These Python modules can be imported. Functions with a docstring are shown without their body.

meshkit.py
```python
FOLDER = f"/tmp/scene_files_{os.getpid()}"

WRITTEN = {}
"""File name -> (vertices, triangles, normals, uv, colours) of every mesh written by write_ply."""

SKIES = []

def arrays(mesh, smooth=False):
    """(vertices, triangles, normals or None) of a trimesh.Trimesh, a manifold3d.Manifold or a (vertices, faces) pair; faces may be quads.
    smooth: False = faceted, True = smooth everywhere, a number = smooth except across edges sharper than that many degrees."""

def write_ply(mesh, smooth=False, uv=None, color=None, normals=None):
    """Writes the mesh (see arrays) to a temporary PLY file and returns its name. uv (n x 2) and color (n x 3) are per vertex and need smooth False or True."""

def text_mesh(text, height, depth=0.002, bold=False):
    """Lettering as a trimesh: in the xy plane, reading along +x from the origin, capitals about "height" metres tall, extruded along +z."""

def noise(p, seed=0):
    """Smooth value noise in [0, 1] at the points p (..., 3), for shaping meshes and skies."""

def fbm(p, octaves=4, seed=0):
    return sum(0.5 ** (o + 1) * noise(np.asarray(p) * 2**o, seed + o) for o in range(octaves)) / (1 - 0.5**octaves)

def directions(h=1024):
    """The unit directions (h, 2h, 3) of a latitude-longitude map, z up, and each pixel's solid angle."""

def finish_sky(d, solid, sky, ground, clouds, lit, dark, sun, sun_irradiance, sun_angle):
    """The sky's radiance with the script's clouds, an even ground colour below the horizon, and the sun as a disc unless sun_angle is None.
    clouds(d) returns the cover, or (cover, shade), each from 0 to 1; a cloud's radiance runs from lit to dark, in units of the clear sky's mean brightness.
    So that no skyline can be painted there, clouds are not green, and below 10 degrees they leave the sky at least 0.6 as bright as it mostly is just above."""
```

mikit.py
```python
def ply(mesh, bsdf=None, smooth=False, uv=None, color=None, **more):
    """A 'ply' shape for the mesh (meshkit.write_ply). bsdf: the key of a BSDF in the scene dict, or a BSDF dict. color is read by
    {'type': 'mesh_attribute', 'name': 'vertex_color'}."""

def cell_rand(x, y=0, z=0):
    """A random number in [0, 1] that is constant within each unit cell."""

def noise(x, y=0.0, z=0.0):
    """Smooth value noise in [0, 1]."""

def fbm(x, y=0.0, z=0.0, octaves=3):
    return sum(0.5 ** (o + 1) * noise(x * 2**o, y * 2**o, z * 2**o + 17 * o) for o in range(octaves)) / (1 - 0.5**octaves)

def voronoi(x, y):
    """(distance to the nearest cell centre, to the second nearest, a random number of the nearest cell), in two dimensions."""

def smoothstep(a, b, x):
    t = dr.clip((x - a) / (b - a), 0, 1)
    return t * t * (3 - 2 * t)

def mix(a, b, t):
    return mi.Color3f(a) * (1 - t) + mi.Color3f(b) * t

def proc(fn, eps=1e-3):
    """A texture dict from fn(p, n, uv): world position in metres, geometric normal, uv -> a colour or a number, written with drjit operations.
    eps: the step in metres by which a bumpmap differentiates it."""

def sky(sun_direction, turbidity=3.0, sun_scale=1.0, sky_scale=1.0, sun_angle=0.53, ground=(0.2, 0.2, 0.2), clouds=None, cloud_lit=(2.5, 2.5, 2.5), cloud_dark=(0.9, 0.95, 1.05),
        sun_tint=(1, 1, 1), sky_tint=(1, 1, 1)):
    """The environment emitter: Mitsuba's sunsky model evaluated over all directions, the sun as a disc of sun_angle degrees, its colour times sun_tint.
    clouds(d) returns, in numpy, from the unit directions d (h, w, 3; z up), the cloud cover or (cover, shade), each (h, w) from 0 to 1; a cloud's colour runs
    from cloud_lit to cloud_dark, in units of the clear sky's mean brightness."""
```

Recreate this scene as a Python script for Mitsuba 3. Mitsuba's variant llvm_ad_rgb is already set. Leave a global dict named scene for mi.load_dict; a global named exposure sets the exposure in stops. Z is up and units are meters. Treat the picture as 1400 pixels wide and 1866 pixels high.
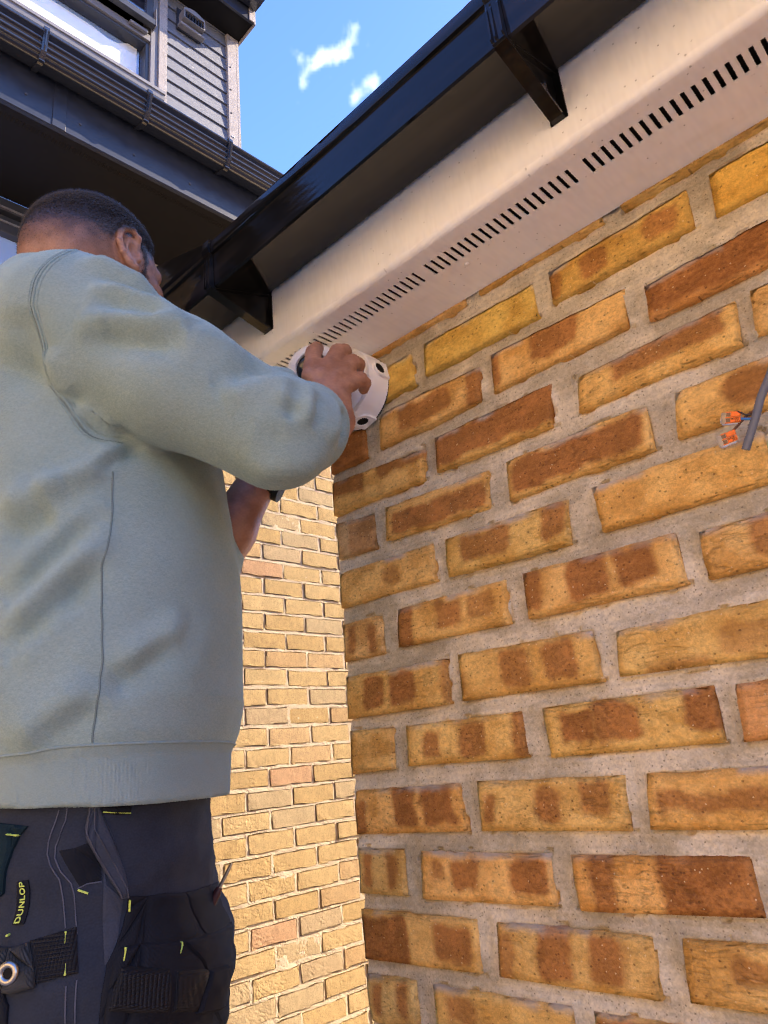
import math
import numpy as np
import trimesh
import drjit as dr
import mitsuba as mi
import mikit
import meshkit
from shapely.geometry import Polygon, box as sbox
from shapely.ops import unary_union
from mikit import noise, fbm, voronoi, cell_rand, smoothstep, mix

T = mi.ScalarTransform4f
scene, labels = {"type": "scene"}, {}
rng = np.random.default_rng(7)

# ------------------------------------------------------------------ camera, sky, exposure
CAM = np.array([0.8172, -0.7806, 0.3441])
FWD = np.array([-0.63468, 0.70114, 0.32494])
UPV = np.array([0.28641, -0.17711, 0.94159])
scene["camera"] = {"type": "perspective", "fov": 56.105, "fov_axis": "x", "near_clip": 0.02, "far_clip": 500.0,
                   "to_world": T().look_at(origin=CAM.tolist(), target=(CAM + FWD).tolist(), up=UPV.tolist())}
SUN = np.array([0.40, 0.69, 0.62])
SUN = SUN / np.linalg.norm(SUN)


def cloud_cover(d):
    """Thin broken wisps of fair-weather cloud, a few small ones, stretched along the wind."""
    e = d / np.maximum(d[..., 2:3], 0.12)
    w = meshkit.fbm(e * 3.1 + 4.0, 4, 3)
    q = np.stack([e[..., 0] * 7.0 + w * 3.0, e[..., 1] * 10.0 - w * 2.0, w * 2], -1)
    big = meshkit.fbm(e * 1.9 + 11.3, 3, 5)
    fine = meshkit.fbm(q, 5, 9)
    cov = 0.5 * np.clip((big - 0.66) / 0.16, 0, 1) * np.clip((fine - 0.42) / 0.3, 0, 1)
    # the two wisps the photograph shows, as directions in the sky
    for c, a, b, r1, r2, k in WISPS:
        x, y = d @ a, d @ b
        front = d @ c > 0.5
        bend = 0.012 * np.sin(x * 60)
        g = np.exp(-((x / r1) ** 2 + ((y - bend) / r2) ** 2)) * front
        f2 = meshkit.fbm(np.stack([x * 75 + w * 3, y * 95 + w * 4, x * 9 + 3 * k], -1), 5, 21)
        cov = np.maximum(cov, k * np.clip(np.clip(g * 1.2, 0, 1) * 1.15 - np.clip((0.74 - f2) / 0.46, 0, 1.1), 0, 1) ** 1.35)
    return cov


def wisp(c, along, r1, r2, k):
    c = np.array(c, float); c /= np.linalg.norm(c)
    a = np.array(along, float); a -= c * (a @ c); a /= np.linalg.norm(a)
    return c, a, np.cross(c, a), r1, r2, k


WISPS = [wisp((-0.432, 0.452, 0.781), (0.068, 0.010, 0.032), 0.050, 0.013, 0.46), wisp((-0.420, 0.500, 0.758), (0.025, -0.005, 0.022), 0.024, 0.011, 0.30)]
scene["sky"] = mikit.sky(SUN.tolist(), turbidity=2.6, sun_scale=0.85, sky_scale=1.25, sky_tint=(0.69, 0.80, 1.18), clouds=cloud_cover, cloud_lit=(2.6, 2.65, 2.75))
exposure = 3.62

ZG = -1.25                                   # the ground

# ------------------------------------------------------------------ helpers


def ref(m):
    return {"type": "ref", "id": m}


def numbered(name):
    k, n = name, 0
    while k in scene or k in labels:
        n += 1
        k = "%s_%03d" % (name, n)
    return k


def add(key, mesh, mat, smooth=False, uv=None, **more):
    """ONE entry of the scene; a taken key gets the next number."""
    key = numbered(key)
    scene[key] = mikit.ply(mesh, mat, smooth=smooth, uv=uv, **more)
    return key


def thing(key, label, cat, group=None):
    key = numbered(key)
    labels[key] = {"label": label, "category": cat}
    if group:
        labels[key]["group"] = group
    return key


def tm(v, f):
    f = np.asarray(f, int)
    if f.shape[1] == 4:
        f = np.vstack([f[:, [0, 1, 2]], f[:, [0, 2, 3]]])
    return trimesh.Trimesh(np.asarray(v, float), f, process=False)


def join(ms):
    return trimesh.util.concatenate(ms)


def frame_mesh(m, o, ex, ey, ez):
    """Local x,y,z of the mesh -> world along ex, ey, ez from o."""
    m = m.copy()
    m.vertices = np.asarray(o) + m.vertices @ np.array([ex, ey, ez], float)
    if np.linalg.det(np.array([ex, ey, ez], float)) < 0:
        m.faces = m.faces[:, ::-1]
    return m


def cbox(x0, x1, y0, y1, z0, z1, c=0.0):
    """A box with its edges chamfered by c."""
    m = trimesh.creation.box(bounds=[[min(x0, x1), min(y0, y1), min(z0, z1)], [max(x0, x1), max(y0, y1), max(z0, z1)]])
    if c <= 0:
        return m
    lo, hi = m.bounds
    pts = []
    for sx in (0, 1):
        for sy in (0, 1):
            for sz in (0, 1):
                p = np.where([sx, sy, sz], hi, lo)
                d = np.where([sx, sy, sz], -1, 1) * c
                for k in range(3):
                    q = p + d
                    q[k] = p[k]
                    pts.append(q)
    return trimesh.convex.convex_hull(np.array(pts))


def extrude(poly, a0, a1, axis_frame):
    """A polygon (list of 2-D points or a shapely one) extruded from a0 to a1; axis_frame = (origin, e1, e2, e_along)."""
    p = poly if hasattr(poly, "exterior") else Polygon(poly)
    if not p.is_valid:
        p = p.buffer(0)
    m = trimesh.creation.extrude_polygon(p, a1 - a0, engine="earcut")
    m.apply_translation([0, 0, a0])
    o, e1, e2, ea = axis_frame
    return frame_mesh(m, o, e1, e2, ea)


XF = (np.zeros(3), [0, 1, 0], [0, 0, 1], [1, 0, 0])       # profile in (y, z), along x: the garage eave
YAW = 0.0287
FO = np.array([-1.664, 1.127, 0.0])                        # the house across the gap: u along its wall, w out of it, z up
FU = np.array([math.sin(YAW), math.cos(YAW), 0.0])
FN = np.array([math.cos(YAW), -math.sin(YAW), 0.0])
FZ = np.array([0, 0, 1.0])
UF = (FO, FN, FZ, FU)                                      # profile in (w, z), along u


def far(m):
    """Mesh given in (u, w, z) -> world."""
    return frame_mesh(m, FO, FU, FN, FZ)


def shell(pts, t):
    """An open polyline thickened to one side (into a closed polygon)."""
    from shapely.geometry import LineString
    return LineString(pts).buffer(t, single_sided=True, join_style=2)


def tube(path, r, sides=10, cap=True):
    p = np.asarray(path, float)
    r = np.broadcast_to(np.asarray(r, float), (len(p),))
    t = np.gradient(p, axis=0)
    t /= np.linalg.norm(t, axis=1, keepdims=True) + 1e-12
    a = np.cross(t[0], [0.31, 0.2, 0.93])
    a /= np.linalg.norm(a)
    A = []
    for k in range(len(p)):
        a = a - t[k] * (a @ t[k])
        a /= np.linalg.norm(a)
        A.append(a)
    A = np.array(A)
    B = np.cross(t, A)
    th = np.arange(sides) * 2 * np.pi / sides
    v = (p[:, None] + r[:, None, None] * (np.cos(th)[None, :, None] * A[:, None] + np.sin(th)[None, :, None] * B[:, None])).reshape(-1, 3)
    n = len(p)
    f = []
    for i in range(n - 1):
        for j in range(sides):
            k = (j + 1) % sides
            f.append([i * sides + j, i * sides + k, (i + 1) * sides + k, (i + 1) * sides + j])
    m = tm(v, f)
    if cap:
        c0, c1 = len(v), len(v) + 1
        ff = [[c0, (j + 1) % sides, j] for j in range(sides)] + [[c1, (n - 1) * sides + j, (n - 1) * sides + (j + 1) % sides] for j in range(sides)]
        m = trimesh.Trimesh(np.vstack([m.vertices, p[0], p[-1]]), np.vstack([m.faces, ff]), process=False)
    return m


def smooth_path(pts, n=40):
    from scipy.interpolate import CubicSpline
    p = np.asarray(pts, float)
    s = np.r_[0, np.cumsum(np.linalg.norm(np.diff(p, axis=0), axis=1))]
    return CubicSpline(s, p)(np.linspace(0, s[-1], n))


# ------------------------------------------------------------------ materials


def principled(col, rough=0.5, **k):
    c = mikit.proc(col) if callable(col) else {"type": "rgb", "value": list(col)}
    if callable(rough):
        rough = mikit.proc(rough)
    return {"type": "principled", "base_color": c, "roughness": rough, **k}


def bump(fn, inner, scale=1.0, eps=6e-4):
    return {"type": "bumpmap", "tex": mikit.proc(fn, eps), "scale": scale, "bsdf": inner}


def two(b):
    return {"type": "twosided", "bsdf": b}

# --- the garage wall's bricks: each brick's own dark kiss marks and tone come from a table read by the brick number in uv.x
# blots: (s0, s1, t0, t1, strength)
BLOTS = {
 (0, 1): [(.08, .34, .30, .85, .8), (.62, .92, .1, .55, .8)], (0, 2): [(0, 1, 0, 1, .9)], (0, 3): [(.1, .4, 0, 1, .9), (.6, .9, 0, 1, .9)],
 (1, 0): [(-.1, .43, -.2, .92, 1), (.64, .97, .1, .9, .95)], (1, 1): [(-.1, .12, -.1, .9, .75), (.27, .51, .0, 1.2, .95), (.60, .83, .08, 1.0, .95)], (1, 2): [(.22, .75, .28, .82, .75)],
 (2, 1): [(.08, .21, .3, .82, .8), (.24, .48, .15, .9, .95), (.70, .98, .15, .95, 1)], (2, 2): [(.10, .27, -.2, 1.1, .95), (.50, 1.1, -.2, 1.2, 1.05)], (2, 3): [(.2, .5, 0, 1, .8)],
 (3, 0): [(-.1, .12, .0, .8, .95), (.37, .60, .08, 1.1, 1), (.64, .94, .10, 1.1, 1)], (3, 1): [(.02, .13, .2, .8, .9), (.39, .60, .12, .85, .95), (.70, .92, .22, .92, .85)], (3, 2): [(.03, .96, .25, .68, .85)],
 (4, 0): [], (4, 1): [(.14, .33, .12, .85, .85), (.47, .70, .1, .95, .9), (.91, 1.1, -.1, 1.1, .9)], (4, 2): [(.09, .34, .18, .93, 1), (.30, .60, .2, 1.0, .95), (.82, 1.1, .2, 1.1, 1)], (4, 3): [],
 (5, 0): [(.17, .40, .1, .92, .95), (.44, .71, .1, .98, 1), (.93, 1.1, -.1, 1.1, .7)], (5, 1): [(.32, .56, .12, .95, .85), (.63, .88, .12, 1.0, .9), (-.05, .06, .0, .7, .5)], (5, 2): [(.55, 1.1, .1, .75, .55), (.15, .5, -.1, .2, .6)],
 (6, 1): [(-.1, .17, -.1, 1.1, .95), (.36, .62, .18, .97, .85), (.65, .9, .25, .95, .7)], (6, 2): [(-.1, .14, .1, 1.1, .95), (.29, .58, .12, 1.05, 1), (.61, .88, .2, 1.05, 1)], (6, 3): [(.25, .95, .2, 1.1, .8)],
 (7, 0): [(.47, .66, .25, .8, .55)], (7, 1): [(.12, .56, .2, .95, .85), (.80, 1.0, .2, 1.1, .9)], (7, 2): [(.1, .3, .1, .8, .15)],
 (8, 0): [(.3, 1.1, -.1, 1.1, .5)], (8, 1): [(.05, .98, .05, .78, .95)], (8, 2): [(.02, .97, .1, .98, 1)], (8, 3): [(.28, 1.2, .2, .95, .9)],
 (9, 0): [(-.1, .37, .4, 1.1, .9), (.50, 1.1, .6, 1.2, .85)], (9, 1): [(-.1, 1.1, .12, 1.1, 1)], (9, 2): [(.22, .95, .38, 1.1, .92)], (9, 3): [(.5, .9, .2, .9, .8)],
 (10, 0): [(-.2, 1.2, -.2, 1.2, 1)], (10, 1): [(.2, .74, .18, .95, .85), (.86, 1.1, .0, 1.1, .9)], (10, 2): [(-.1, .09, .1, 1.1, .9), (.30, .68, .25, 1.1, .95)], (10, 3): [(-.0, 1.2, .12, 1.1, 1)],
 (11, 2): [(-.1, .09, .1, .9, .85), (.22, .44, .12, .9, .9), (.68, .93, .18, .92, .85)], (11, 3): [(.55, .9, .3, .9, .3)], (3, 3): [(.2, .5, .1, .9, .8)],
}
TONE = {(2, 2): (1.02, .92, .92), (10, 3): (.98, .8, .85), (9, 1): (1, .95, .9), (8, 0): (.80, .82, 1.25), (4, 3): (1.05, .92, 1.1), (7, 2): (1.08, 1.02, 1.0), (6, 0): (.92, .97, 1.1),
        (11, 1): (.93, .98, .75), (11, 0): (.95, 1, .75), (11, 2): (.95, .98, .8), (11, 3): (.97, .95, .6), (2, 0): (.9, .97, 1.05), (0, 0): (.9, .98, 1.05), (10, 0): (.95, .85, .8)}
BRICKS = [(0,0,0,74,88,76,88,19,0,19), (0,1,118,74,316,76,316,19,118,19), (0,2,342,75,536,75,536,19,342,19), (0,3,567,75,766,75,766,19,567,19), 
  (0,4,792,75,991,75,991,19,792,19), (1,0,0,152,200,152,197,94,0,92), (1,1,228,152,426,150,421,94,224,94), (1,2,454,152,648,152,648,96,450,96), 
  (1,3,677,152,876,152,876,96,677,96), (1,4,902,152,1101,152,1101,96,902,96), (2,0,1,230,90,229,87,172,-1,172), (2,1,118,228,315,226,315,172,113,170), 
  (2,2,343,225,536,227,539,175,342,169), (2,3,565,227,764,227,764,171,565,171), (2,4,790,227,989,227,989,171,790,171), 
  (3,0,0,307,196,308,203,251,0,248), (3,1,225,309,425,306,420,250,222,251), (3,2,450,306,648,306,648,250,442,251), 
  (3,3,671,306,869,306,869,250,671,250), (3,4,896,306,1094,306,1094,250,896,250), (4,0,0,391,86,387,84,332,-2,329), 
  (4,1,113,387,305,386,305,332,110,334), (4,2,335,387,540,387,540,331,337,330), (4,3,562,386,761,386,761,330,557,330), 
  (4,4,785,386,983,386,983,330,785,330), (5,0,-1,470,198,467,196,408,-3,408), (5,1,218,469,417,466,420,407,217,409), 
  (5,2,447,460,648,462,648,406,443,409), (5,3,670,462,869,462,869,406,670,406), (5,4,895,462,1094,462,1094,406,895,406), 
  (6,0,0,551,88,552,84,492,0,493), (6,1,117,552,310,552,306,495,113,497), (6,2,339,553,536,552,538,494,336,495), (6,3,562,546,761,548,761,492,560,494), 
  (6,4,786,548,985,548,985,492,786,492), (7,0,0,634,198,631,196,577,0,577), (7,1,222,631,418,629,411,573,217,577), 
  (7,2,452,633,648,632,648,576,455,576), (7,3,678,632,877,632,877,576,678,576), (7,4,904,632,1102,632,1102,576,904,576), 
  (8,0,0,719,91,708,86,653,2,657), (8,1,115,711,309,705,303,652,111,659), (8,2,339,708,538,710,536,653,336,653), (8,3,572,709,761,710,761,654,564,655), 
  (8,4,794,710,992,710,992,654,794,654), (9,0,0,790,201,778,196,730,0,732), (9,1,225,787,424,789,413,731,222,733), 
  (9,2,462,781,657,786,652,734,454,734), (9,3,674,789,873,790,873,734,667,736), (9,4,895,790,1094,790,1094,734,895,734), 
  (10,0,0,863,85,863,84,808,0,807), (10,1,118,870,319,864,313,810,116,809), (10,2,341,872,544,868,537,817,337,812), 
  (10,3,567,858,761,863,761,807,564,811), (10,4,791,863,989,863,989,807,791,807), (11,0,0,944,198,944,200,889,0,888), 
  (11,1,226,948,424,944,424,890,221,894), (11,2,450,947,640,952,639,900,448,898), (11,3,668,955,873,954,873,898,663,898), 
  (11,4,890,954,1089,954,1089,898,890,898), (12,0,-9,1034,77,1034,77,978,-9,978), (12,1,112,1029,312,1029,312,973,112,973), 
  (12,2,338,1031,536,1031,536,975,338,975), (12,3,563,1031,761,1031,761,975,563,975), (12,4,788,1031,986,1031,986,975,788,975), ]

BID = {}
_tab = []
for k, q in enumerate(BRICKS):
    r, i = q[0], q[1]
    BID[(r, i)] = k
    b = BLOTS.get((r, i), None)
    if b is None:
        b = [] if rng.random() < 0.4 else [(.1, .35, .1, .9, .9), (.6, .85, .1, .9, .9)]
    b = (b + [(9, 9.1, 9, 9.1, 0)] * 3)[:3]
    t = np.array(TONE.get((r, i), (1, 1, 1))) * (1 + rng.normal(0, 0.035)) * (1 + rng.normal(0, 0.02, 3))
    length = (q[4] - q[2]) / 1000.0
    _tab.append([*[x for bb in b for x in bb], *t, length])
TABW = len(_tab[0])
_TAB = mi.Float(np.array(_tab, np.float32).ravel())


def brick_color(p, n, uv):
    idf = dr.floor(uv.x)
    i = mi.UInt32(dr.clip(idf, 0, len(_tab) - 1)) * TABW
    g = lambda k: dr.gather(mi.Float, _TAB, i + k)
    length = g(18)
    s, t = uv.x - idf, uv.y
    wob = fbm(p.x * 42, p.z * 42, idf, 3) - 0.5
    wob2 = fbm(p.x * 42 + 50, p.z * 42, idf + 9, 3) - 0.5
    m = mi.Float(0)
    for k in range(3):
        o = 5 * k
        cx, cy = (g(o) + g(o + 1)) / 2, (g(o + 2) + g(o + 3)) / 2
        hx, hy = (g(o + 1) - g(o)) / 2 * length, (g(o + 3) - g(o + 2)) / 2 * 0.058
        dx, dy = dr.abs((s - cx) * length + wob * 0.012), dr.abs((t - cy) * 0.058 + wob2 * 0.016)
        rad = dr.minimum(dr.minimum(hx, hy) * 0.8, 0.012)                 # a rounded rectangle
        qx, qy = dr.maximum(dx - hx + rad, 0), dr.maximum(dy - hy + rad, 0)
        d = dr.sqrt(qx * qx + qy * qy) + dr.minimum(dr.maximum(dx - hx + rad, dy - hy + rad), 0) - rad
        m = dr.maximum(m, (1 - smoothstep(-0.0080, 0.0042, d)) * g(o + 4))
    cloudy = fbm(p.x * 28, p.z * 36, idf * 3.1, 4)
    grain = noise(p.x * 900, p.z * 900, p.y * 900)
    grain2 = 0.6 * noise(p.x * 270, p.z * 360, p.y * 300) + 0.4 * noise(p.x * 520, p.z * 560, p.y * 500)
    tone = mi.Color3f(g(15), g(16), g(17))
    base = mix((0.54, 0.290, 0.072), (0.72, 0.450, 0.145), smoothstep(0.28, 0.72, cloudy)) * tone
    dark = mix((0.235, 0.085, 0.021), (0.39, 0.165, 0.044), smoothstep(0.32, 0.7, cloudy + 0.14 * (grain2 - 0.5)))
    c = mix(base, dark, dr.clip(m * (0.62 + 0.66 * cloudy), 0, 1))
    c = c * (0.62 + 0.30 * grain + 0.50 * grain2)
    # pale sand grains, dark pits
    d1, _, r1 = voronoi(p.x * 170, p.z * 170)
    c = mix(c, (0.85, 0.68, 0.42), (1 - smoothstep(0.10, 0.17, d1)) * dr.select(r1 > 0.95, 0.55, 0.0))
    d2, _, r2 = voronoi(p.x * 120 + 30, p.z * 140)
    c = mix(c, (0.07, 0.035, 0.015), (1 - smoothstep(0.10, 0.22, d2)) * dr.select(r2 > 0.86, 0.55, 0.0))
    # mortar smears near the top arris, thin and patchy
    sm = smoothstep(0.80, 1.02, t + 0.30 * (fbm(p.x * 60, p.z * 60, 3.3, 3) - 0.5)) * smoothstep(0.50, 0.68, fbm(p.x * 16, idf * 7.7, 1.0, 3))
    c = mix(c, (0.46, 0.40, 0.32), sm * 0.8)
    # darker along the drag creases
    return c * (1 - 0.20 * crease(p))


def crease(p):
    """Short torn horizontal creases of a dragged clay face, 0..1."""
    w = noise(p.x * 40, p.z * 40, p.y * 20)
    a = noise(p.x * 46 + w * 0.8, p.z * 290 + w * 1.6, 2.0)
    b = noise(p.x * 70 + 9 + w * 0.8, p.z * 420 - w * 1.8, 7.0)
    patch = smoothstep(0.36, 0.60, fbm(p.x * 18, p.z * 24, 5.0, 2))
    la = smoothstep(0.80, 0.95, 1 - dr.abs(2 * a - 1)) * smoothstep(0.40, 0.60, noise(p.x * 85, p.z * 150, 4.0))
    lb = smoothstep(0.78, 0.94, 1 - dr.abs(2 * b - 1)) * smoothstep(0.44, 0.62, noise(p.x * 100 + 5, p.z * 180, 6.0))
    return dr.maximum(la, lb * 0.8) * (0.30 + 0.70 * patch)


def brick_bump(p, n, uv):
    return -0.0015 * crease(p) + 0.0012 * noise(p.x * 300, p.z * 400, p.y * 300) + 0.0010 * fbm(p.x * 90, p.z * 130, p.y * 60, 2)


scene["brick_mat"] = two(bump(brick_bump, principled(brick_color, 0.9, specular=0.25)))


def mortar_color(p, n, uv):
    a = fbm(p.x * 22, p.z * 30, p.y * 22, 4)
    g = noise(p.x * 700, p.z * 700, p.y * 700)
    g2 = noise(p.x * 300, p.z * 300, p.y * 300)
    c = mix((0.400, 0.335, 0.222), (0.580, 0.495, 0.348), smoothstep(0.3, 0.7, a))
    st = smoothstep(0.55, 0.78, fbm(p.x * 8, p.z * 11, 3.0, 3))
    c = mix(c, (0.64, 0.57, 0.435), 0.55 * st)
    dk = smoothstep(0.56, 0.76, fbm(p.x * 12 + 7, p.z * 16, 8.0, 4))
    c = mix(c, (0.27, 0.222, 0.150), 0.42 * dk)
    tr = noise(p.x * 26, p.z * 330, 1.0)                     # trowel streaks
    d, _, r = voronoi(p.x * 190, p.z * 190)                  # grit
    c = mix(c, (0.16, 0.12, 0.08), (1 - smoothstep(0.10, 0.24, d)) * dr.select(r > 0.80, 0.65, 0.0))
    return c * (0.62 + 0.34 * g + 0.26 * g2 + 0.18 * tr)


def mortar_bump(p, n, uv):
    return 0.0009 * noise(p.x * 600, p.z * 600, p.y * 600) + 0.0022 * fbm(p.x * 90, p.z * 140, p.y * 90, 3)


scene["mortar_mat"] = two(bump(mortar_bump, principled(mortar_color, 0.95, specular=0.2)))


def cream_color(p, n, uv):
    idf = dr.floor(uv.x)
    r, r2, r3 = cell_rand(idf, 3), cell_rand(idf, 5), cell_rand(idf, 8)
    c = mix((0.310, 0.216, 0.098), (0.350, 0.259, 0.132), r)
    c = mix(c, (0.320, 0.204, 0.129), dr.select(r2 > 0.88, 0.30, 0.0))
    c = mix(c, (0.320, 0.173, 0.116), dr.select(r2 > 0.972, 0.45, 0.0))
    c = mix(c, (0.292, 0.235, 0.153), dr.select(r3 > 0.75, 0.6, 0.0))
    a = fbm(p.y * 60, p.z * 60, p.x * 60, 3)
    g = noise(p.y * 420, p.z * 260, p.x * 420)
    st = noise(p.y * 260, p.z * 40, idf)
    d, _, rr = voronoi(p.y * 210, p.z * 260)
    c = c * (0.58 + 0.40 * a + 0.40 * g + 0.18 * st)
    return mix(c, c * 0.42, (1 - smoothstep(0.12, 0.34, d)) * dr.select(rr > 0.66, 0.75, 0.0))


def cream_bump(p, n, uv):
    return 0.0030 * noise(p.y * 300, p.z * 220, p.x * 300) + 0.0036 * fbm(p.y * 90, p.z * 120, p.x * 90, 3)


scene["cream_brick_mat"] = two(bump(cream_bump, principled(cream_color, 0.92, specular=0.2)))
scene["cream_mortar_mat"] = two(bump(cream_bump, principled(lambda p, n, uv: mix((0.381, 0.313, 0.214), (0.449, 0.381, 0.279), fbm(p.y * 40, p.z * 40, p.x * 40, 3)) * (0.85 + 0.3 * noise(p.y * 500, p.z * 500, p.x * 500)), 0.95)))


def upvc_color(p, n, uv):
    c = mi.Color3f(0.90, 0.885, 0.835)
    a = fbm(p.x * 9, p.y * 40, p.z * 30, 4)
    c = mix(c, (0.72, 0.68, 0.60), 0.22 * smoothstep(0.48, 0.75, a))
    d, _, r = voronoi(p.x * 95, p.z * 95 + p.y * 95)
    patch = smoothstep(0.46, 0.66, fbm(p.x * 14, p.z * 30 + p.y * 30, 4.0, 3))
    c = mix(c, (0.12, 0.10, 0.07), (1 - smoothstep(0.05, 0.14, d)) * dr.select(r > 0.88, 0.6, 0.0) * patch)
    s = noise(p.x * 300, p.z * 60 + p.y * 60, 1.0)
    return c * (0.96 + 0.06 * s)


scene["upvc_white_mat"] = two(bump(lambda p, n, uv: 0.0006 * fbm(p.x * 7, p.y * 12, p.z * 12, 2), principled(upvc_color, 0.38, specular=0.45)))
scene["void_mat"] = two({"type": "diffuse", "reflectance": {"type": "rgb", "value": [0.02, 0.018, 0.016]}})


def gloss_rough(p, n, uv):
    return 0.035 + 0.11 * smoothstep(0.40, 0.80, fbm(p.x * 9, p.y * 12, p.z * 30, 4))


scene["gutter_black_mat"] = two(bump(lambda p, n, uv: 0.0010 * fbm(p.x * 5, p.y * 14, p.z * 14, 2) + 0.00012 * noise(p.x * 60, p.y * 200, p.z * 200), principled(lambda p, n, uv: mix((0.006, 0.006, 0.006), (0.020, 0.017, 0.015), smoothstep(0.42, 0.80, fbm(p.x * 6, p.y * 30, p.z * 30, 3))), gloss_rough, specular=0.27)))


def slate_color(p, n, uv):
    a = fbm(p.x * 20, p.y * 20, p.z * 20, 3)
    return mix((0.016, 0.021, 0.037), (0.030, 0.037, 0.060), a)


scene["slate_plastic_mat"] = two(principled(slate_color, 0.33, specular=0.5))
scene["slate_gutter_mat"] = two(principled((0.017, 0.021, 0.033), 0.14, metallic=0.0, specular=0.9))
scene["slate_soffit_mat"] = two(principled((0.0075, 0.007, 0.008), 0.55, specular=0.2))


def clad_color(p, n, uv):
    a = fbm(p.y * 7, p.z * 60, 3.0, 4)
    b = noise(p.y * 30, p.z * 500, 1.0)
    c = mix((0.108, 0.120, 0.155), (0.140, 0.152, 0.190), a)
    d, _, r = voronoi(p.y * 9, p.z * 9)
    c = mix(c, (0.30, 0.31, 0.33), (1 - smoothstep(0.04, 0.10, d)) * dr.select(r > 0.75, 0.5, 0.0))
    return c * (0.90 + 0.2 * b)


scene["cladding_mat"] = two(bump(lambda p, n, uv: 0.0012 * noise(p.y * 25, p.z * 420, 1.0), principled(clad_color, 0.62, specular=0.35)))


def trim_color(p, n, uv):
    g = noise(p.y * 260, p.z * 260, p.x * 260)
    a = fbm(p.y * 30, p.z * 30, p.x * 30, 3)
    return mix((0.19, 0.178, 0.182), (0.36, 0.34, 0.345), dr.clip(0.7 * g + 0.5 * a, 0, 1))


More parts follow.
